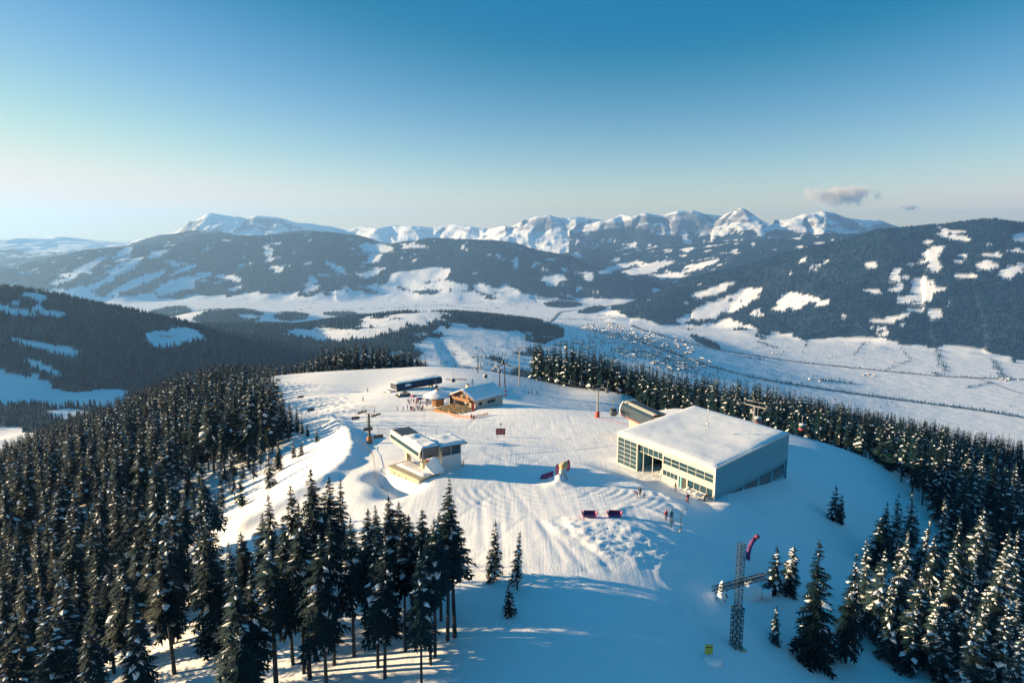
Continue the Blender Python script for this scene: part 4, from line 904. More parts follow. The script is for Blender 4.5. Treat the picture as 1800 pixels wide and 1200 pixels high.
# round bar pavilion
pc = Vector((-27.2, 243.8, HZ)); pav = thing('bar_pavilion', 'round open bar pavilion with curled snowy cone roof beside the hut', 'pavilion', pc)
MB().lathe([(4.9,2.55),(5.0,2.7),(3.6,3.15),(2.0,3.9),(.8,4.9),(.1,5.6)], 20).build('roof', WOOD, pav); 
mb = MB(); V = []; nA, nR = 28, 10
for r_ in range(nR+1):
    for k in range(nA):
        f = r_/nR; rad = 5.2*(1-f)+.05; zz = np.interp(rad, [0,.8,2,3.6,5.0,5.2], [5.85,5.2,4.25,3.5,3.02,2.62]); a = 2*math.pi*k/nA
        V.append((rad*math.cos(a)+1.3*f**3, rad*math.sin(a)+.5*f**3, zz+.25*f*math.sin(a*2+1)))
mb.add(V, [(i*nA+k, i*nA+(k+1)%nA, (i+1)*nA+(k+1)%nA, (i+1)*nA+k) for i in range(nR) for k in range(nA)]+[tuple(nR*nA+k for k in range(nA))]); mb.build('roof_snow', M_PACK, pav, smooth=True)
for k in range(10): a = 2*math.pi*k/10; MB().box((4.4*math.cos(a),4.4*math.sin(a),.8),(.18,.18,3.6)).build('post', WOOD, pav)
MB().lathe([(2.2,-1),(2.2,1.1),(2.5,1.15),(2.5,1.25),(.1,1.25)], 14).build('bar_counter', WOOD, pav); MB().lathe([(1.2,1.25),(1.2,2.9),(.1,2.9)], 10).build('shelf_core', DARK, pav)
# link between pavilion and hut
lk_ = kb('entrance_porch', DARK, 2.2, 6.0, HW-1.05, HW+1.6, -1, 2.3); kb('porch_window', GLASSB, 2.1, 2.19, HW-.6, HW+.9, .3, 1.9, lk_)
# ------------------------------------------------------------------ lift towers, ropes, cabins, chairs
def lift_tower(loc, H, rz, label, mats, pad=None, wid=4.6, kind='gondola', rad=.38, n=8):
    t = thing('lift_tower', label, 'lift tower', loc, rz)
    MB().tube([(0,0,-1.5),(0,0,H*.5),(0,0,H)], [rad,rad*.85,rad*.68], n).build('pole', mats, t)
    MB().tube([(-wid/2,0,H+.05),(wid/2,0,H+.05)], .16, 6).build('cross_arm', mats, t)
    for sx in (-1, 1):
        tr = MB(); x = sx*wid/2; tr.box((x,0,H-.15),(.16,3.2,.22)); tr.box((x+sx*.35,0,H+.05),(.5,2.6,.05))
        a = tr.build('sheave_train', STEEL if mats is not DSTEEL else DSTEEL, t)
        wl2 = MB()
        for q in range(6): wl2.tube([(x-.12,-1.4+q*.56,H+.1),(x+.12,-1.4+q*.56,H+.1)], .24, 8)
        wl2.build('sheaves', DSTEEL, a)
    if kind == 'gondola':
        MB().tube([(-wid*.42,0,H+.1),(-wid*.42,0,H+1.3),(wid*.42,0,H+1.3),(wid*.42,0,H+.1)], .07, 5).build('lifting_frame', mats, t)
    else:
        MB().tube([(-wid*.5,0,H+.1),(-wid*.32,0,H+1.7),(wid*.46,0,H+2.0),(wid*.36,0,H+.1)], .08, 5).build('lifting_frame', mats, t)
    ld = MB()
    for sx in (-.2, .2): ld.box((sx,-rad-.12,H/2),(.04,.04,H-1))
    for q in range(int(H/.6)): ld.box((0,-rad-.12,.8+q*.6),(.4,.03,.03))
    ld.build('ladder', mats, t)
    if pad: MB().lathe([(rad+.35,-.3),(rad+.35,1.7),(rad+.2,1.85),(rad,1.85)], 10).build('safety_pad', pad, t)
    return t
def tower_at(px, pyb, pyt, t, rz, label, *a, **k):
    g = G(px, pyb); dep = g.y*CT-g.z*ST; H = (pyb-pyt)/1200*dep*1.02
    return lift_tower(g, H, rz, label, *a, **k), g+Vector((0, 0, H))
T1, t1 = tower_at(1050, 733, 683, 0, .45, 'grey gondola tower with red pad on the brow left of the hall', STEEL, REDP)
T2, t2 = tower_at(913, 678, 613, 0, .55, 'tallest gondola tower, in front of the dark wood beyond the hut', STEEL)
T6, t6 = tower_at(650, 779, 726, 0, -.6, 'chairlift tower with orange pad beside the snow bank', GREENST, ORANGE, wid=5.0, kind='chair')
T7, t7 = tower_at(477, 700, 654, 0, -.4, 'slender chairlift tower at the edge of the left forest', GREENST, kind='chair', wid=4)
T3, t3 = tower_at(840, 655, 627, 0, .3, 'smallest far lift tower on the skyline behind the hut', DSTEEL)
T8, t8 = tower_at(1102, 692, 670, 0, .5, 'low lift tower in front of the right hand wood', DSTEEL, wid=3.5)
# two dark posts with a common head
g = G(882, 680); tp = thing('double_lift_tower', 'pair of dark posts sharing one lift head behind the hut', 'lift tower', g, .5)
MB().tube([(-1.3,0,-1),(-1.2,0,10.5)], [.35,.26], 8).build('pole', DSTEEL, tp); MB().tube([(1.3,-1,-1.5),(1.2,-.6,11.8)], [.35,.26], 8).build('pole', DSTEEL, tp)
MB().tube([(-2.6,0,10.6),(2.6,-.3,11.9)], .2, 6).build('cross_arm', DSTEEL, tp); MB().box((-2.3,0,10.6),(.3,3.4,.5)).box((2.3,-.3,11.8),(.3,3.4,.5)).build('sheave_train', DSTEEL, tp); MB().box((.6,-.3,12.9),(1.5,.8,1.6),taper=.6).build('service_head', DSTEEL, tp)
# big tower behind the hall
bx5 = W(1327, 714, 188); g5 = ground(bx5.x, bx5.y); T5 = lift_tower((bx5.x, bx5.y, g5), bx5.z-g5, -.95, 'wide topped gondola tower behind the right side of the hall', STEEL, wid=8.0); t5 = bx5

def rope(name, label, P, Q, sag, off):
    n_ = 24; pts = []
    for i in range(n_+1): f = i/n_; p = P.lerp(Q, f); pts.append(p+Vector((0, 0, -sag*4*f*(1-f))))
    return pts
ROPE = mat('steel_rope', (.05, .055, .06), .5, .1, 1)
def rope_thing(label, spans, off, rad=.03):
    t = thing('haul_rope', label, 'cable', spans[0][0])
    for P, Q, sag in spans:
        d = (Q-P); d.z = 0; d.normalize(); s = Vector((-d.y, d.x, 0))*off
        MB().tube([p+s-spans[0][0] for p in rope('r', '', P, Q, sag, off)], rad, 4).build('strand', ROPE, t)
term = Vector((29.6, 180.6, -47.6))+Vector((2.4, .6, 0)); sta = Vector((S0.x, S0.y, -43.6))+sd_*15+sp_*2.2; sta2 = sta
for sg, nm in ((-2.1, 'left'), (2.1, 'right')):
    rope_thing('thin gondola cable over the far slope, %s strand of the loop' % nm, [(term, t1, 1.0), (t1, t2, 4.0), (t2, t2+(t2-t1)*1.0+Vector((0,0,-40)), 5)], sg)
    rope_thing('thin chairlift cable above the snow bank, %s strand of the loop' % nm, [(sta, t6, .8), (t6, t7, 4.0), (t7, t7+(t7-t6)*.9+Vector((0,0,-42)), 6)], sg)
    far5 = W(1560, 790, 330); rope_thing('thin gondola cable behind the hall, %s strand of the loop' % nm, [(t5+Vector((-9,-6,.4)), t5, .3), (t5, far5, 6)], sg)

def cabin(px, py, t, label, low=None, rz=.4):
    p = W(px, py, t); c = thing('gondola_cabin', label, 'gondola cabin', p, rz, 'gondola cabins')
    bodyc = low or DSTEEL
    MB().lathe([(.5,-1.05),(.85,-.95),(1.02,-.3)], 12, sx=1.05, sy=.95).build('lower_shell', bodyc, c, smooth=True)
    MB().lathe([(1.02,-.3),(1.05,.1),(.95,.62)], 12, sx=1.05, sy=.95).build('window_ring', GLASS, c, smooth=True)
    MB().lathe([(.95,.62),(.9,.85),(.5,1.02),(.1,1.06)], 12, sx=1.05, sy=.95).build('roof_shell', WHITE if low else DSTEEL, c, smooth=True)
    MB().box((0,.98,-.1),(.06,.05,1.6)).build('door_seam', STEEL, c)
    MB().tube([(0,0,1.0),(0,.15,1.9),(0,.05,2.7),(0,0,3.2)], .07, 6).build('hanger', STEEL, c); MB().box((0,0,3.25),(.25,.8,.22)).build('grip', DSTEEL, c)
    MB().box((1.12,0,-.45),(.12,1.0,.5)).build('ski_rack', STEEL, c)
cabin(1078, 724, 185, 'dark gondola cabin hanging just left of the gondola terminal')
cabin(1332, 738, 186, 'red and white gondola cabin at the tower behind the hall roof', REDP)
cabin(1410, 750, 196, 'red and white gondola cabin hanging over the wood right of the hall', REDP)
cabin(1486, 768, 230, 'far red gondola cabin over the right hand wood, right of another red cabin', REDP)
cabin(796, 668, 318, 'pale gondola cabin over the shaded snow behind the hut roof', CREAM); cabin(853, 661, 345, 'pale gondola cabin near the two dark posts behind the hut', CREAM); cabin(766, 680, 300, 'pale gondola cabin low beside the far dark canopy', CREAM)
for px, py, t, w_ in ((1003,672,330,'left'),(1022,674,322,'middle'),(1068,686,300,'right')): cabin(px, py, t, 'dark gondola cabin in front of the right hand wood, %s one of three' % w_)

def chair(P, rz, label):
    c = thing('lift_chair', label, 'chairlift chair', P, rz, 'chairs of the chairlift')
    MB().tube([(0,0,0),(0,.1,-.9),(0,.5,-1.6),(0,.55,-2.1)], .05, 5).build('hanger', DSTEEL, c)
    MB().box((0,.1,-2.75),(2.3,.55,.1)).build('seat', DSTEEL, c); MB().box((0,.4,-2.35),(2.3,.08,.75)).build('backrest', DSTEEL, c)
    MB().tube([(-1.15,.4,-2.0),(-1.1,-.4,-2.2),(1.1,-.4,-2.2),(1.15,.4,-2.0)], .035, 5).build('safety_bar', STEEL, c); MB().tube([(-1.1,-.35,-3.1),(1.1,-.35,-3.1)], .03, 5).build('footrest', STEEL, c)
    MB().tube([(-1.15,.45,-2.05),(1.15,.45,-2.05)], .05, 5).build('yoke', DSTEEL, c)
dT = (t7-t6); dH = Vector((dT.x, dT.y, 0)).normalized(); sT = Vector((-dH.y, dH.x, 0)); rzc = math.atan2(dH.y, dH.x)+math.pi/2
for f, sg, lb in ((.12,-2.1,'empty lift chair nearest to the orange padded tower'),(.36,2.1,'empty lift chair over the shadow band left of the orange padded tower'),(.6,-2.1,'empty lift chair halfway to the slender tower by the forest'),(.82,2.1,'empty lift chair, second nearest to the slender tower by the forest'),(.93,-2.1,'empty lift chair nearest to the slender tower by the forest')):
    p = t6.lerp(t7, f)+sT*sg+Vector((0, 0, -4.0*4*f*(1-f))); chair(p, rzc, lb)
for f, lb in ((.25,'empty lift chair just in front of the orange padded tower'),(.6,'empty lift chair about to enter the cream chairlift housing')):
    p = t6.lerp(sta, f)+sT*2.1; chair(p, rzc, lb)

# ------------------------------------------------------------------ lattice summit cross
g = G(1293, 1138); H = 14.2; lc = thing('summit_cross', 'tall dark steel lattice summit cross on the shaded snow', 'cross', g-Vector((0,0,.3)), .42)
def lattice(mb, P, Q, s, n_, ax1, ax2, r=.055):
    P, Q = Vector(P), Vector(Q); A, B = Vector(ax1)*s/2, Vector(ax2)*s/2; cs_ = [A+B, B-A, -A-B, A-B]
    for c_ in cs_: mb.tube([P+c_, Q+c_], r, 4)
    for i in range(n_):
        p, q = P.lerp(Q, i/n_), P.lerp(Q, (i+1)/n_)
        for k in range(4):
            c0, c1 = cs_[k], cs_[(k+1) % 4]
            mb.tube([p+c0, q+c1] if i % 2 else [p+c1, q+c0], r*.62, 4, cap=False); mb.tube([q+c0, q+c1], r*.6, 4, cap=False)
up = MB(); lattice(up, (0,0,.2), (0,0,H), .66, 28, (1,0,0), (0,1,0)); up.build('upright', DSTEEL, lc)
arm = MB(); lattice(arm, (-4.1,0,9.0), (4.1,0,9.0), .6, 18, (0,1,0), (0,0,1)); arm.build('cross_beam', DSTEEL, lc)
ft = MB(); lattice(ft, (0,0,0), (0,0,5.6), 1.05, 11, (1,0,0), (0,1,0), .06); ft.build('foot_cage', DSTEEL, lc)
MB().box((0,0,-.1),(1.9,1.9,.5)).build('footing', CONC, lc)
MB().tube([(-.6,-.6,5.6),(.6,-.6,5.6),(.6,.6,5.6),(-.6,.6,5.6),(-.6,-.6,5.6)], .09, 4).build('collar', DSTEEL, lc)
# lamp poles etc on the piste
def lamp_post(px, py, H, label, head=(.7, .1)):
    g = G(px, py); t = thing('lamp_post', label, 'lamp', g, .3)
    MB().tube([(0,0,-.3),(0,0,H*.9),(.15,0,H),(head[0],0,H+head[1])], [.07,.05,.04,.03], 6).build('pole', DSTEEL, t); MB().box((head[0]+.2,0,H+head[1]),(.45,.18,.1)).build('lamp_head', STEEL, t); MB().lathe([(.16,-.2),(.16,.25),(.08,.3)],8).build('foot', CONC, t)
lamp_post(1196, 934, 3.6, 'lamp post on the piste right of the people in red and teal')
lamp_post(768, 776, 3.6, 'thin lamp mast rising behind the chairlift housing', (.25, .4)); 
g = G(748, 772); t = thing('wind_mast', 'very thin tall weather mast behind the chairlift housing', 'mast', g); MB().tube([(0,0,-.3),(0,0,8.5)], [.05,.02], 5).build('pole', STEEL, t); MB().box((0,0,8.2),(.5,.04,.04)).build('vane', STEEL, t)

# piste map board
g = G(880, 768); t = thing('piste_map_board', 'dark red piste board on posts with a small lamp above', 'sign', g, .05)
for sx in (-.9, .9): MB().box((sx,0,.5),(.12,.12,1.6)).build('post', DSTEEL, t)
pb = MB().box((0,0,1.55),(2.5,.14,1.7)).build('board', mat('dark_red_board', (.12,.02,.04), .5, .2, 2), t)
LR = mat('board_marks', (.45,.12,.12), .6, .3, 3)
for i, (x_, z_, w_, h_) in enumerate([(-.8,1.95,.5,.3),(-.1,2.0,.6,.22),(.7,1.9,.5,.34),(-.75,1.3,.55,.4),(.0,1.4,.5,.5),(.75,1.25,.5,.3)]): MB().box((x_,-.085,z_),(w_,.03,h_)).build('panel', LR, pb)
MB().tube([(0,0,2.3),(0,0,3.6)], .04, 5).build('lamp_arm', DSTEEL, t); MB().box((.1,-.1,3.65),(.6,.35,.22)).build('lamp_head', DSTEEL, t)
# snow gun and banners on the heap
mz = Vector((MOUND[0], MOUND[1], ground(MOUND[0], MOUND[1]))); t = thing('snow_gun', 'snow cannon with yellow fan housing standing on the little snow heap', 'snow cannon', mz+Vector((.6,0,-.25)), .7)
mb = MB(); Mx = Matrix.Rotation(R(75), 3, 'Y'); prf = [(.35,-.9),(.62,-.8),(.66,.2),(.6,.7),(.5,.72),(.45,-.3),(.05,-.4)]; m2 = MB().lathe(prf, 12); mb.add([Mx @ Vector(v)+Vector((0,0,1.9)) for v in m2.v], m2.f); mb.build('fan_barrel', mat('gun_paint', (.45,.33,.14), .6, .3, 3), t, smooth=True)
MB().tube([(0,0,.2),(0,0,1.4)], .14, 6).build('pivot', REDP, t); MB().box((-.7,0,1.0),(.7,.7,.9)).build('pump_box', WHITE, t)
for a in (.4, 2.5, 4.6): MB().tube([(0,0,.5),(1.2*math.cos(a),1.2*math.sin(a),-.5)], .07, 5).build('leg', DSTEEL, t)
def feather_flag(P, H, col, label, rz=0):
    t = thing('feather_flag', label, 'flag', P, rz); MB().tube([(0,0,-.5),(0,0,H*.85),(.25,0,H),(.5,0,H*.98)], .03, 5).build('pole', DSTEEL, t)
    mb = MB(); pf = [(.03,.5),(.62,.7),(.72,H*.6),(.6,H*.93),(.3,H*1.0),(.03,H*.86)]; mb.add([(x,-.02,z) for x,z in pf]+[(x,.02+.05*math.sin(z*2),z) for x,z in pf], [tuple(range(6)), tuple(reversed(range(6,12)))]+[((i+1)%6,i,6+i,6+(i+1)%6) for i in range(6)]); mb.build('cloth', col, t)
feather_flag(mz+Vector((-1.0,-.9,-.3)), 2.7, PINK, 'pink feather flag left of the snow cannon, standing lower'); feather_flag(mz+Vector((1.2,.5,-.2)), 2.9, PINK, 'pink feather flag right of the snow cannon, standing higher')
q = mz+Vector((-2.6,.3,0)); q.z = ground(q.x, q.y); t = thing('crash_mat', 'dark purple padded mat leaning beside the snow heap', 'mat', q, .2); MB().add([(-1.3,0,0),(1.2,.2,0),(1.4,.3,1.3),(-1.0,.1,.75),(-1.3,.4,0),(1.2,.6,0),(1.4,.55,1.3),(-1.0,.35,.75)],[(3,2,1,0)[::-1],(4,5,6,7)[::-1],(0,4,5,1),(1,5,6,2),(2,6,7,3),(3,7,4,0)]).build('cushion', PURPLE, t); MB().box((.1,-.03,.45),(1.4,.06,.16)).build('strap', PINK, t)
# purple benches
for px, lb in ((1036,'purple bench with pink raised ends by the churned snow, left of two'),(1080,'purple bench with pink raised ends by the churned snow, right of two')):
    g = G(px, 908); t = thing('snow_lounger', lb, 'bench', g+Vector((0,0,.05)), -.06)
    MB().box((0,0,.3),(2.0,.9,.42),taper=.92).build('seat', PURPLE, t); MB().box((0,.42,.7),(1.9,.16,.5)).build('backrest', PURPLE, t)
    for sx in (-1, 1): mb = MB(); mb.add([(sx*.95,-.5,.05),(sx*1.35,-.4,.95),(sx*1.2,-.4,1.0),(sx*.75,-.5,.1),(sx*.95,.5,.05),(sx*1.35,.4,.95),(sx*1.2,.4,1.0),(sx*.75,.5,.1)], [(0,1,2,3),(7,6,5,4),(0,4,5,1),(1,5,6,2),(2,6,7,3),(3,7,4,0)]); mb.build('raised_end', PINK, t)
# bent purple banner pole
g = G(1316, 985); t = thing('banner_arch', 'tall bent dark purple padded banner arm on the shaded slope', 'banner', g, .2)
cv = [(-.2,0,-.4),(-.15,0,1.0),(.05,0,2.2),(.4,0,2.9),(.9,0,3.5),(1.5,0,3.8)]
for i, m in ((0,PURPLE),(2,PURPLE),(4,PINK)): MB().tube(cv[i:i+3] if i < 4 else cv[4:], .34, 8).build('segment', PURPLE if i < 4 else mat('dull_crimson', (.2,.04,.1), .8, .2, 2), t, smooth=True)
# yellow trail sign and board
g = G(1245, 1156); t = thing('yellow_trail_sign', 'yellow board on a short post in the shaded snow near the cross', 'sign', g); MB().box((0,0,.5),(.1,.1,1.2)).build('post', WOOD, t); MB().box((0,-.07,1.05),(.95,.06,1.25)).build('board', YELLOW, t); MB().box((0,-.105,1.3),(.7,.02,.12)).build('print', DSTEEL, t)
mb = MB(); mb.lathe([(1.0,-.3),(.85,.15),(.45,.38),(.05,.42)], 9, sx=1.2); sp = mb.build('snow_lump', M_PACK, t, smooth=True); sp.location = (.3,-.7,.0)
g = G(1180, 928); t = thing('notice_board', 'small pale yellow notice board beside the person in teal', 'sign', g); MB().box((0,0,.6),(.08,.08,1.4)).build('post', DSTEEL, t); MB().box((0,-.06,1.1),(.7,.05,.8)).build('board', CREAM, t)
# snow covered rock / bush by the cross
g = G(1268, 1058); t = thing('snow_capped_shrub', 'leaning snow wrapped shrub left of the lattice cross', 'shrub', g, .3)
MB().lathe([(.5,-.3),(.62,.6),(.55,1.6),(.4,2.5),(.15,3.0),(.02,3.1)], 9).build('snow_mantle', M_PACK, t, smooth=True); mb = MB()
for k in range(14): a = k*2.4; mb.add([(.5*math.cos(a),.5*math.sin(a),.1+k*.1),(.95*math.cos(a),.95*math.sin(a),.3+k*.08),(.5*math.cos(a+.5),.5*math.sin(a+.5),.35+k*.1)], [(0,1,2)])
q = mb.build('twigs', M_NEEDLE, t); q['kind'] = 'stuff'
g = G(1316, 1045); t = thing('snow_drift_block', 'big block of wind packed snow right behind the lattice cross', 'snow block', g, .5); mb = MB(); mb.lathe([(2.0,-.5),(1.9,.5),(1.2,1.5),(.4,1.8),(.05,1.85)], 9, sx=1.25, sy=.8); mb.build('block', M_PACK, t, smooth=True); MB().lathe([(.9,-.4),(.8,.4),(.3,.7),(.02,.72)], 8, (2.2,-1.2,0)).build('chunk', M_PACK, t, smooth=True)

# ------------------------------------------------------------------ fences
def net_fence(pxs, h, label, m, step=2.0, rope_only=False):
    P = [G(*p) for p in pxs]; t = thing('net_fence', label, 'fence', P[0]); o0 = P[0]; pts = []
    for a, b in zip(P[:-1], P[1:]):
        n_ = max(1, int((b-a).length/step))
        for i in range(n_): q = a.lerp(b, i/n_); q.z = ground(q.x, q.y); pts.append(q-o0)
    pts.append(P[-1]-o0)
    for p in pts: MB().box((p.x,p.y,p.z+h/2-.1),(.07,.07,h+.5)).build('post', m, t)
    mb = MB(); nr = 4
    for a, b in zip(pts[:-1], pts[1:]):
        d = (b-a).normalized(); s = Vector((-d.y, d.x, 0))*.02
        for r_ in ((3,) if rope_only else range(nr)): z0 = h*(.06+.92*r_/nr); z1 = z0+(.06 if rope_only else h*.12); mb.add([a+s+Vector((0,0,z0)),b+s+Vector((0,0,z0)),b+s+Vector((0,0,z1)),a+s+Vector((0,0,z1)),a-s+Vector((0,0,z0)),b-s+Vector((0,0,z0)),b-s+Vector((0,0,z1)),a-s+Vector((0,0,z1))],[(0,1,2,3),(7,6,5,4),(0,4,5,1),(3,2,6,7)])
    q = mb.build('netting', m, t); q['kind'] = 'stuff'
net_fence([(786,818),(815,820)], 1.3, 'orange net fence right of the chairlift station', ORANGE)
net_fence([(720,820),(745,826)], .9, 'short red net fence under the chairlift housing', ORANGE)
net_fence([(1046,737),(1075,742),(1108,752)], .8, 'low red rope fence between the gondola tower and the hall', REDP, 3, True)
net_fence([(788,726),(800,733),(830,736),(858,730)], 1.0, 'orange net fence curving round the hut terrace', ORANGE)
net_fence([(640,786),(655,800),(660,830),(680,850)], .7, 'low sagging rope fence along the road past the chairlift station', WOOD, 3, True)
net_fence([(784,668),(820,668)], 1.0, 'pink net fence on the shaded snow behind the hut', PINK, 3)

# ------------------------------------------------------------------ terrace
dk = thing('hut_terrace', 'wooden sun terrace in front of the hut gable', 'terrace', (HO.x, HO.y, HZ))
def dkb(nm, m, a0, a1, w0, w1, z0, z1, par=dk): return MB().hexa([kp_(a0,w0,z0),kp_(a1,w0,z0),kp_(a1,w1,z0),kp_(a0,w1,z0),kp_(a0,w0,z1),kp_(a1,w0,z1),kp_(a1,w1,z1),kp_(a0,w1,z1)]).build(nm, m, par)
for k in range(10): dkb('deck_board', WOOD, -8.6, 1.25, -1.2+k*1.32, .08+k*1.32, .05, .25)
dkb('joist', WOOD, -8.5, 1.2, -1.1, 11.9, -2.0, .04)
tb = None
for i in range(5):
    for j in range(5):
        if (i, j) in ((0, 0), (0, 4)): continue
        loc = HO+kp_(-.9-i*1.75, -.4+j*2.5, 0)+Vector((0, 0, HZ+.25))
        lb = 'pale wooden bench table on the hut terrace, '+('row against the gable wall' if i == 0 else 'outer row next to the orange net' if i == 4 else 'middle rows')
        if tb is None:
            tb = thing('bench_table', lb, 'table', loc, math.atan2(hq.y, hq.x)+.08, 'bench tables on the terrace')
            MB().box((0,0,.74),(2.1,.75,.06)).build('table_top', WOODY, tb)
            for sy in (-.68, .68): MB().box((0,sy,.44),(2.1,.28,.05)).build('bench', WOODY, tb)
            for sx in (-.8, .8): MB().box((sx,0,.36),(.08,1.5,.72),taper=.6).build('leg', DSTEEL, tb)
        else:
            c = copy_tree(tb); c.location = loc; c.rotation_euler[2] = math.atan2(hq.y, hq.x)+random.uniform(-.12,.12); c['label'] = lb
def flag_pole(px, py, H, label, m):
    g = G(px, py); t = thing('flag_pole', label, 'flag pole', g); MB().tube([(0,0,-.4),(0,0,H)], [.06,.04], 6).build('pole', STEEL, t)
    mb = MB(); mb.add([(.06,-.01,H-.1),(.95,.05,H-.15),(.9,.12,H-3.0),(.06,0,H-3.0),(.06,.03,H-.1),(.95,.09,H-.15),(.9,.16,H-3.0),(.06,.04,H-3.0)],[(0,1,2,3),(7,6,5,4),(0,4,5,1),(1,5,6,2),(2,6,7,3),(3,7,4,0)]); mb.build('flag', m, t)
flag_pole(887, 701, 4.2, 'pink flag on a pole at the right end of the hut', PINK); flag_pole(829, 732, 4.6, 'red and white flag pole at the terrace fence', REDP); flag_pole(829, 676, 3.0, 'small pale flag behind the hut ridge', WHITE)

# ------------------------------------------------------------------ people (seen from afar: padded ski clothes)
def body_mesh(name, J, E, rad):
    me_ = bpy.data.meshes.new(name); me_.from_pydata(J, E, []); o_ = bpy.data.objects.new(name, me_); C.objects.link(o_)
    o_.modifiers.new('skin', 'SKIN')
    for i, r_ in enumerate(rad): me_.skin_vertices[0].data[i].radius = (r_, r_)
    me_.skin_vertices[0].data[0].use_root = True
    sb = o_.modifiers.new('sub', 'SUBSURF'); sb.levels = sb.render_levels = 1
    dg = bpy.context.evaluated_depsgraph_get(); m2 = bpy.data.meshes.new_from_object(o_.evaluated_get(dg)); bpy.data.objects.remove(o_)
    return m2
EDG = [(0,1),(1,2),(2,3),(3,4),(4,5),(0,6),(6,7),(7,8),(8,9),(0,10),(10,11),(11,12),(12,13),(2,14),(14,15),(15,16),(16,17),(2,18),(18,19),(19,20),(20,21)]
RAD = [.17,.165,.18,.075,.115,.09,.11,.085,.07,.055,.11,.085,.07,.055,.085,.065,.055,.045,.085,.065,.055,.045]
def pose(lk, lf, rk, rf, lean, le, lh, re, rh, drop=0):
    b = Vector((0,0,.95-drop)); c = Vector((0,lean*.28,1.22-drop-abs(lean)*.05)); d = Vector((0,lean*.62,1.43-drop-abs(lean)*.16))
    nk = d+Vector((0,lean*.16,.12-abs(lean)*.05)); h0 = nk+Vector((0,.02+lean*.1,.10)); h1 = h0+Vector((0,.02,.13))
    L = [b,c,d,nk,h0,h1]
    for sx, kn, fo in ((-1,lk,lf),(1,rk,rf)): L += [b+Vector((sx*.11,0,-.06)), Vector((sx*.12,kn[0],kn[1])), Vector((sx*.13,fo[0],fo[1]+.1)), Vector((sx*.14,fo[0]+.17,fo[1]+.05))]
    for sx, el, ha in ((-1,le,lh),(1,re,rh)): sh = d+Vector((sx*.2,0,-.03)); L += [sh, sh+Vector((sx*.09,*el)), sh+Vector((sx*.1,*ha)), sh+Vector((sx*.09,ha[0]+.05,ha[1]-.07))]
    return [tuple(v) for v in L]
POSES = {'stand': pose((.03,.5),(0,0),(.03,.5),(0,0),.05,(.02,-.28),(.16,-.48),(.02,-.28),(.16,-.48)),
 'walk': pose((.2,.52),(.28,0),(.02,.48),(-.32,.04),.12,(-.12,-.26),(.0,-.5),(.12,-.26),(.32,-.42)),
 'bend': pose((.12,.48),(.05,0),(.14,.48),(.05,0),.9,(.1,-.28),(.22,-.5),(.1,-.28),(.24,-.5),.08),
 'sit': pose((.42,.52),(.42,0),(.42,.52),(.42,0),.05,(.08,-.26),(.28,-.34),(.08,-.26),(.28,-.34),.45)}
PM = {}
for k, J in POSES.items():
    m2 = body_mesh('body_'+k, J, EDG, RAD); mi = []
    jj = [Vector(j) for j in J]; cls = [0,1,1,3,3,3,0,0,0,4,0,0,0,4,1,1,1,4,1,1,1,4]
    for pl in m2.polygons: mi.append(cls[min(range(22), key=lambda i: (jj[i]-pl.center).length_squared)])
    for pl, c_ in zip(m2.polygons, mi): pl.material_index = {0:0,1:1,3:2,4:3}[c_]; pl.use_smooth = True
    for q in range(4): m2.materials.append(None)
    PM[k] = (m2, Vector(J[4]), Vector(J[5]))
SKIN = mat('skin', (.45,.28,.2), .6, .1, 5); BOOT = mat('ski_boots', (.04,.04,.045), .5, .2, 5)
CO = {'red': (.45,.04,.03),'teal': (.03,.22,.26),'black': (.02,.02,.025),'navy': (.02,.03,.10),'orange': (.5,.17,.03),'pink': (.5,.1,.2),'white': (.6,.6,.58),'blue': (.03,.12,.4),'grey': (.15,.15,.16),'green': (.05,.2,.06),'yellow': (.5,.4,.05)}
def cm(c_): return mat('cloth_'+c_, CO[c_], .85, .2, 6)
helm = MB(); helm.lathe([(.10,-.04),(.135,.0),(.14,.06),(.11,.14),(.05,.175),(.005,.18)], 10); HELM = {}
SKI = MB(); SKI.box((0,.1,.02),(.10,1.5,.03)); SKI.add([(-.05,.85,.005),(.05,.85,.005),(.03,1.02,.11),(-.03,1.02,.11)],[(0,1,2,3)]); SKIM = None
def person(P, rz, label, ps='stand', jacket='black', pants='black', hat='black', scale=1.0, skis=False, group=None, z=None):
    global SKIM
    me_, h0, h1 = PM[ps]; p = Vector(P); zz = ground(p.x, p.y) if z is None else z
    t = thing('person', label, 'person', (p.x, p.y, zz+(.03 if skis else 0)), rz, group); t.scale = (scale,)*3
    o_ = link('body', me_, t)
    for i, m in enumerate((cm(pants), cm(jacket), SKIN, BOOT)): o_.material_slots[i].link = 'OBJECT'; o_.material_slots[i].material = m
    hd = bpy.data.meshes.get('helmet') or helm.build('helmet_src', cm('black')).data
    if not hd.name == 'helmet': hd.name = 'helmet'; bpy.data.objects.remove(bpy.data.objects['helmet_src'])
    ho_ = link('helmet', hd, t, h0+Vector((0,.01,.04))); ho_.material_slots[0].link = 'OBJECT'; ho_.material_slots[0].material = cm(hat)
    if skis:
        if SKIM is None: q = SKI.build('ski_src', cm('red')); SKIM = q.data; bpy.data.objects.remove(q)
        for sx in (-.14, .14): link('ski', SKIM, t, (sx, 0, -.02))
    return t
person(G(1125,870), 2.6, 'adult in black walking with a child in front of the hall gate', 'walk', 'black', 'navy')
person(G(1132,874), 2.4, 'small child in dark clothes beside the adult in black before the hall gate', 'stand', 'navy', 'black', 'red', .62)
person(G(1121,873), 1.2, 'crouching figure in dark red next to the adult in black before the hall gate', 'bend', 'red', 'black', 'black', .75)
person(G(1209,877), .2, 'skier in navy with red trousers standing before the hall door', 'stand', 'navy', 'red', 'blue', 1, True)
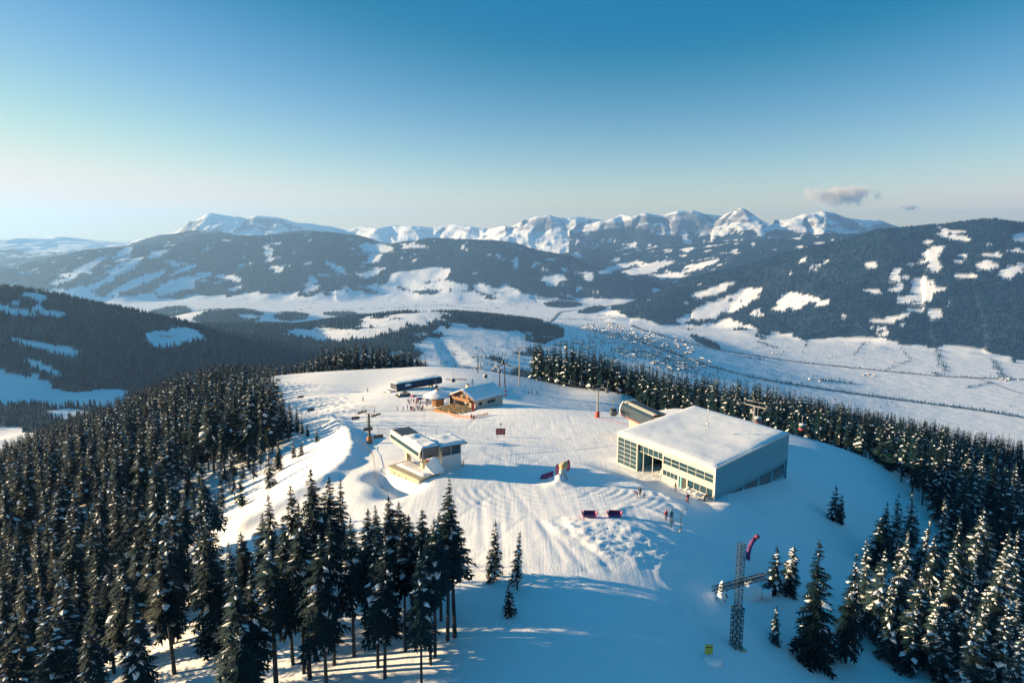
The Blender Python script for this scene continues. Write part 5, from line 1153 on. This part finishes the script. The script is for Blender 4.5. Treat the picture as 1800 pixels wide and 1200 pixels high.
person(G(1238,876), -1.2, 'person in black bending over by the white tables at the hall corner', 'bend', 'black', 'black')
person(G(1188,852), 2.0, 'person in black leaning at the hall wall left of the door', 'stand', 'black', 'grey')
person(G(1171,913), .4, 'person in red jacket standing on the piste above the notice board', 'stand', 'red', 'black', 'red')
person(G(1180,915), -.4, 'person in teal jacket standing right of the one in red on the piste', 'stand', 'teal', 'black', 'teal')
person(G(828.5,738), .3, 'skier in dark clothes walking below the terrace net, left of two', 'walk', 'navy', 'black'); person(G(833,739), .5, 'skier in dark clothes walking below the terrace net, right of two', 'walk', 'black', 'black')
person(G(698,722), -1.3, 'walker in black, leftmost of the group left of the hut', 'walk', 'black', 'black'); person(G(708.5,722), -1.2, 'walker in navy, second from the left in the group left of the hut', 'walk', 'navy', 'black'); person(G(716,720), -1.0, 'tall walker in dark blue, third from the left in the group left of the hut', 'stand', 'blue', 'black', 'black', 1.1)
person(G(646,689), -.8, 'lone skier in black high on the sunlit far slope', 'stand', 'black', 'black', 'black', 1, True); person(G(638,705), -.6, 'lone skier in black inside the shadow band of the far slope', 'stand', 'navy', 'black', 'black', 1, True)
for px, lb in ((929,'left'),(935,'middle'),(944,'right')): person(G(px,693), .9, 'far skier on the shaded slope right of the hut, %s of three' % lb, 'stand', 'navy', 'black', 'black', 1, True)
cols = ['black','navy','red','grey','white','pink','blue','orange','teal','black']
rp = random.Random(12)
for k in range(13): person(G(722+k*1.9+rp.uniform(-.8,.8), 719+rp.uniform(-1.5,4)), rp.uniform(0,6), 'person in the tight group queuing on the snow left of the terrace', rp.choice(('stand','walk','stand')), cols[k % 10], rp.choice(('black','navy','grey')), rp.choice(cols), rp.uniform(.92,1.05), False, 'group queuing left of the terrace')
for k in range(18):
    p = G(718+k*3.1+rp.uniform(-1.5,1.5), 709+rp.uniform(-2,3)); person(p, rp.uniform(0,6), 'guest in the crowd standing before the round bar pavilion', 'stand', rp.choice(('black','navy','red','pink','grey','black','navy')), rp.choice(('black','navy','black')), rp.choice(cols), rp.uniform(.92,1.05), False, 'crowd at the bar pavilion')
for k in range(9):
    i, j = rp.randrange(5), rp.randrange(5); loc = HO+kp_(-.9-i*1.75+.68, -.4+j*2.5+rp.uniform(-.6,.6), 0)
    person(loc, math.atan2(he.y, he.x)+math.pi/2, 'guest sitting at a bench table on the hut terrace', 'sit', rp.choice(cols), 'black', rp.choice(cols), 1, False, 'guests on the terrace', z=HZ+.22)
# umbrella by the pavilion
for px, py, m, lb in ((727,706,PINK,'pink sun umbrella over the crowd left of the bar pavilion'),(750,712,WHITE,'white sun umbrella in front of the bar pavilion'),(737,710,PURPLE,'dark purple sun umbrella between the pink and the white umbrella')):
    g = G(px, py); t = thing('sun_umbrella', lb, 'umbrella', g); MB().tube([(0,0,-.2),(0,0,2.5)], .04, 5).build('pole', WOOD, t); MB().lathe([(1.5,2.0),(1.52,2.06),(.8,2.4),(.05,2.65)], 8).build('canopy', m, t); MB().lathe([(.35,-.1),(.35,.1),(.06,.14)], 8).build('base', CONC, t)
# ------------------------------------------------------------------ valley: houses, roads, hedges, river trees
HB = mat('valley_house_wall', (.30,.24,.18), .85, .3, .05, rnd=.5); HR_ = mat('valley_house_shade', (.10,.075,.06), .85, .3, .05, rnd=.3)
def house_mesh(w, l, h, rh):
    mb = MB(); x, y = w/2, l/2
    mb.add([(-x,-y,-3),(x,-y,-3),(x,y,-3),(-x,y,-3),(-x,-y,h),(x,-y,h),(x,y,h),(-x,y,h),(0,-y,h+rh),(0,y,h+rh)], [(0,1,5,8,4),(2,3,7,9,6),(1,2,6,5),(3,0,4,7)], 0)
    e = .8; mb.add([(-x-e,-y-e,h-.4),(0,-y-e,h+rh+.5),(0,y+e,h+rh+.5),(-x-e,y+e,h-.4),(x+e,-y-e,h-.4),(x+e,y+e,h-.4)], [(0,1,2,3),(1,4,5,2)], 1)
    return mb
HM = []
for w_, l_, h_, r_ in ((11,14,6,3.5),(13,18,7,4),(9,11,5,3),(16,30,9,4.5),(22,40,8,3)):
    mb = house_mesh(w_, l_, h_, r_); me_ = bpy.data.meshes.new('house'); me_.from_pydata([tuple(v) for v in mb.v], [], mb.f); me_.materials.append(HB); me_.materials.append(M_PACK); me_.polygons.foreach_set('material_index', mb.m); me_.update(); HM.append((me_, mb))
hr = random.Random(9); spots = []
def vhit(px, py): return fhit(px, py, 2400, 14000)
for cx, cy_, rx, ry, n_ in ((1095,590,62,16,220),(1150,615,70,17,300),(1060,575,40,8,120),(1200,640,55,12,160),(1020,605,45,10,40),(1180,600,40,12,60),(880,540,60,7,18),(700,535,90,6,16),(560,545,40,5,8),(1390,622,40,4,12),(1440,668,25,3,9),(1520,660,30,3,10),(1600,640,60,8,6),(860,650,50,10,30),(1770,668,25,4,6),(1340,610,26,4,6),(290,592,8,2,3),(560,598,20,3,5),(690,562,18,3,4)):
    for _ in range(n_):
        a, r_ = hr.uniform(0, 6.28), math.sqrt(hr.random()); px, py = cx+rx*r_*math.cos(a), cy_+ry*r_*math.sin(a)
        x, y, z = vhit(px, py); spots.append((y, x, z, px, py))
spots.sort()
def where(px, py):
    return ('in the main valley town' if 960 < px < 1270 and py > 560 else 'in the far valley village' if py < 560 else 'on the open fields right of the town' if px >= 1270 else 'on the hill meadow left of the town')
for y, x, z, px, py in spots[:300]:
    o_ = link('house', HM[hr.choice((0,0,1,1,2,2,2,3,3,4)) if 960 < px < 1270 else hr.choice((0,1,2))][0]); o_.location = (x, y, z); o_.rotation_euler = (0, 0, hr.uniform(0, 6.28)); s = hr.uniform(.6, .95); o_.scale = (s, s, s)
    wh = where(px, py); tag(o_, 'tiny snow roofed house '+wh, 'house', 'houses '+wh)
mb = MB()
for y, x, z, px, py in spots[300:]:
    s = hr.uniform(.55, .9); a = hr.uniform(0, 6.28); src = HM[hr.choice((0,1,2,2,3))][1]; ca, sa = math.cos(a)*s, math.sin(a)*s
    b = len(mb.v); mb.v += [(x+v[0]*ca-v[1]*sa, y+v[0]*sa+v[1]*ca, z+v[2]*s) for v in src.v]; mb.f += [tuple(i+b for i in f) for f in src.f]; mb.m += src.m
o_ = mb.build('town_houses', [HB, M_PACK]); o_['kind'] = 'stuff'; o_['label'] = 'farther houses of the valley town'
# roads and the river, laid on the valley floor
ASPH = mat('valley_road', (.10,.105,.11), .9, .2, .01); WATER = mat('river_water', (.02,.035,.045), .1, .2, .01, spec=.6)
def strip(name, pxs, width, m, lift=1.0):
    P = [Vector(vhit(*p)) for p in pxs]; pts = []
    for i, (a, b) in enumerate(zip(P[:-1], P[1:])):
        n_ = max(2, int((b-a).length/60))
        for k in range(n_): pts.append(a.lerp(b, k/n_))
    pts.append(P[-1]); XY = np.array([(p.x, p.y) for p in pts])
    for _ in range(6): XY[1:-1] = (XY[:-2]+2*XY[1:-1]+XY[2:])/4
    T = np.gradient(XY, axis=0); T /= np.hypot(T[:,0], T[:,1])[:,None]; Nn = np.c_[-T[:,1], T[:,0]]*width/2
    A_, B_ = XY+Nn, XY-Nn; zA = far_look(A_[:,0], A_[:,1]); zB = far_look(B_[:,0], B_[:,1]); zz = np.maximum(zA, zB)+lift
    V = np.concatenate([np.c_[A_, zz], np.c_[B_, zz]]); n_ = len(XY); i = np.arange(n_-1); F = np.c_[i, n_+i, n_+i+1, i+1]
    o_ = link(name, npmesh(name, V, F, m, smooth=False)); o_['kind'] = 'structure'; return XY
hedge = []
def line_trees(XY, n_, spread):
    for _ in range(n_):
        k = hr.randrange(len(XY)-1); f = hr.random(); q = XY[k]*(1-f)+XY[k+1]*f; hedge.append((q[0]+hr.gauss(0, spread), q[1]+hr.gauss(0, spread)))
r1 = strip('valley_road', [(1110,572),(1180,597),(1240,611),(1330,626),(1467,643),(1567,654),(1667,663),(1830,668)], 22, ASPH, 2); line_trees(r1, 420, 12)
r2 = strip('valley_river', [(1120,600),(1227,638),(1317,664),(1433,681),(1567,701),(1700,718),(1840,740)], 26, WATER, 1.2); line_trees(r2, 620, 16)
r3 = strip('country_road', [(1690,660),(1745,672),(1780,690),(1840,702)], 9, ASPH, 2)
r4 = strip('valley_highway', [(900,563),(985,548),(1060,540),(1130,525)], 26, ASPH, 2); line_trees(r4, 160, 20)
r5 = strip('field_lane', [(1120,640),(1250,690),(1400,740)], 9, ASPH, 2)
for pts_, n_, sp_w in (([(1645,607),(1652,630),(1662,655)],160,14),([(1745,632),(1755,650),(1765,668)],150,16),([(1640,655),(1655,660)],30,20),([(1585,610),(1600,635),(1560,650)],60,8),([(1520,602),(1500,625)],50,8),([(1420,592),(1415,610)],40,8),([(1330,600),(1365,612)],60,12),([(1440,668),(1500,675)],70,16),([(1700,682),(1745,672)],50,6),([(1290,625),(1340,632)],50,14),
   ([(600,545),(720,540),(860,528)],140,18),([(940,525),(1000,530)],90,16),([(760,535),(860,545)],70,14),([(960,560),(1080,560)],120,20),([(1140,620),(1240,660)],420,110),([(1060,585),(1150,605)],420,130),([(1040,600),(1160,640)],160,90),([(780,612),(900,632)],70,90),([(780,640),(840,650)],60,60),([(100,700),(200,720)],40,30)):
    XY = np.array([vhit(*p)[:2] for p in pts_]); line_trees(XY, n_, sp_w)
hx = np.array([h[0] for h in hedge]); hy = np.array([h[1] for h in hedge]); hz_ = far_look(hx, hy)
scatter('hedgerow_trees', 'dark rows of trees along the valley road, river and field edges', np.c_[hx, hy, hz_-.5], np.array([hr.uniform(.4, .95) for _ in hx]), MINI, 3)
# loose trees dotted over the fields
x, y = field(9000, 2800, 9500, near_pow=1.3); z = far_look(x, y); k = ~forest(x, y, z) & (fbm(x, y, 500, 3, 77) > .12) & (z < -600); x, y, z = x[k], y[k], z[k]
scatter('field_trees', 'single trees and bushes dotted over the snowy fields', np.c_[x, y, z-.5], rgn.uniform(.3, .8, len(x)), MINI, 3)

# ------------------------------------------------------------------ clouds and a vapour trail (above the haze)
def cloud(px, py, d, w_, h_, label, dens, seed):
    c = WD(px, py, d); mb = MB().lathe([(.01,-1),(.6,-.8),(.95,-.3),(1,.1),(.75,.65),(.3,.95),(.01,1)], 20); me_ = bpy.data.meshes.new('cloud'); me_.from_pydata([(v[0]*w_, v[1]*w_*.6, v[2]*h_) for v in mb.v], [], mb.f)
    m = bpy.data.materials.new('cloud_vapour'); m.use_nodes = True; n = m.node_tree.nodes; l = m.node_tree.links; n.remove(n['Principled BSDF'])
    pv = n.new('ShaderNodeVolumePrincipled'); pv.inputs['Color'].default_value = (.95,.9,.85,1); pv.inputs['Anisotropy'].default_value = .3
    tc = n.new('ShaderNodeTexCoord'); mp = n.new('ShaderNodeMapping'); mp.inputs['Scale'].default_value = (1/w_, 1/(w_*.6), 1/h_); l.new(tc.outputs['Object'], mp.inputs[0])
    ln = n.new('ShaderNodeVectorMath'); ln.operation = 'LENGTH'; l.new(mp.outputs[0], ln.inputs[0])
    no = n.new('ShaderNodeTexNoise'); no.inputs['Scale'].default_value = 3.6/w_; no.inputs['Detail'].default_value = 5; no.inputs['Roughness'].default_value = .62; l.new(tc.outputs['Object'], no.inputs['Vector'])
    a = n.new('ShaderNodeMath'); a.operation = 'MULTIPLY_ADD'; a.inputs[1].default_value = -.9; a.inputs[2].default_value = -.15; l.new(ln.outputs['Value'], a.inputs[0])
    b = n.new('ShaderNodeMath'); b.operation = 'MULTIPLY_ADD'; b.inputs[1].default_value = 2.4; l.new(no.outputs['Fac'], b.inputs[0]); l.new(a.outputs[0], b.inputs[2])
    mr = n.new('ShaderNodeMapRange'); mr.inputs[1].default_value = .42; mr.inputs[2].default_value = .72; mr.inputs[3].default_value = 0; mr.inputs[4].default_value = dens; l.new(b.outputs[0], mr.inputs[0]); l.new(mr.outputs[0], pv.inputs['Density'])
    l.new(pv.outputs[0], n['Material Output'].inputs['Volume']); me_.materials.append(m); o_ = link('cloud', me_); o_.location = c; tag(o_, label, 'cloud'); return o_
cloud(1475, 345, 27000, 1750, 520, 'larger grey and cream cloud above the right hand peaks', .003, 1)
cloud(1597, 365, 36000, 620, 190, 'small flat grey cloud right of the larger cloud', .008, 2)
a, b = WD(430, 246, 40000), WD(472, 257, 40000); mb = MB(); mb.tube([a, a.lerp(b, .3), a.lerp(b, .7), b], [4, 16, 20, 8], 6)
mv = bpy.data.materials.new('trail_ice'); mv.use_nodes = True; nn = mv.node_tree.nodes; nn.remove(nn['Principled BSDF']); pv = nn.new('ShaderNodeVolumePrincipled'); pv.inputs['Density'].default_value = .06; pv.inputs['Color'].default_value = (1,1,1,1); mv.node_tree.links.new(pv.outputs[0], nn['Material Output'].inputs['Volume'])
vt = mb.build('vapour_trail', mv); tag(vt, 'short thin white vapour trail in the left part of the sky', 'vapour trail')
scene.camera = camo
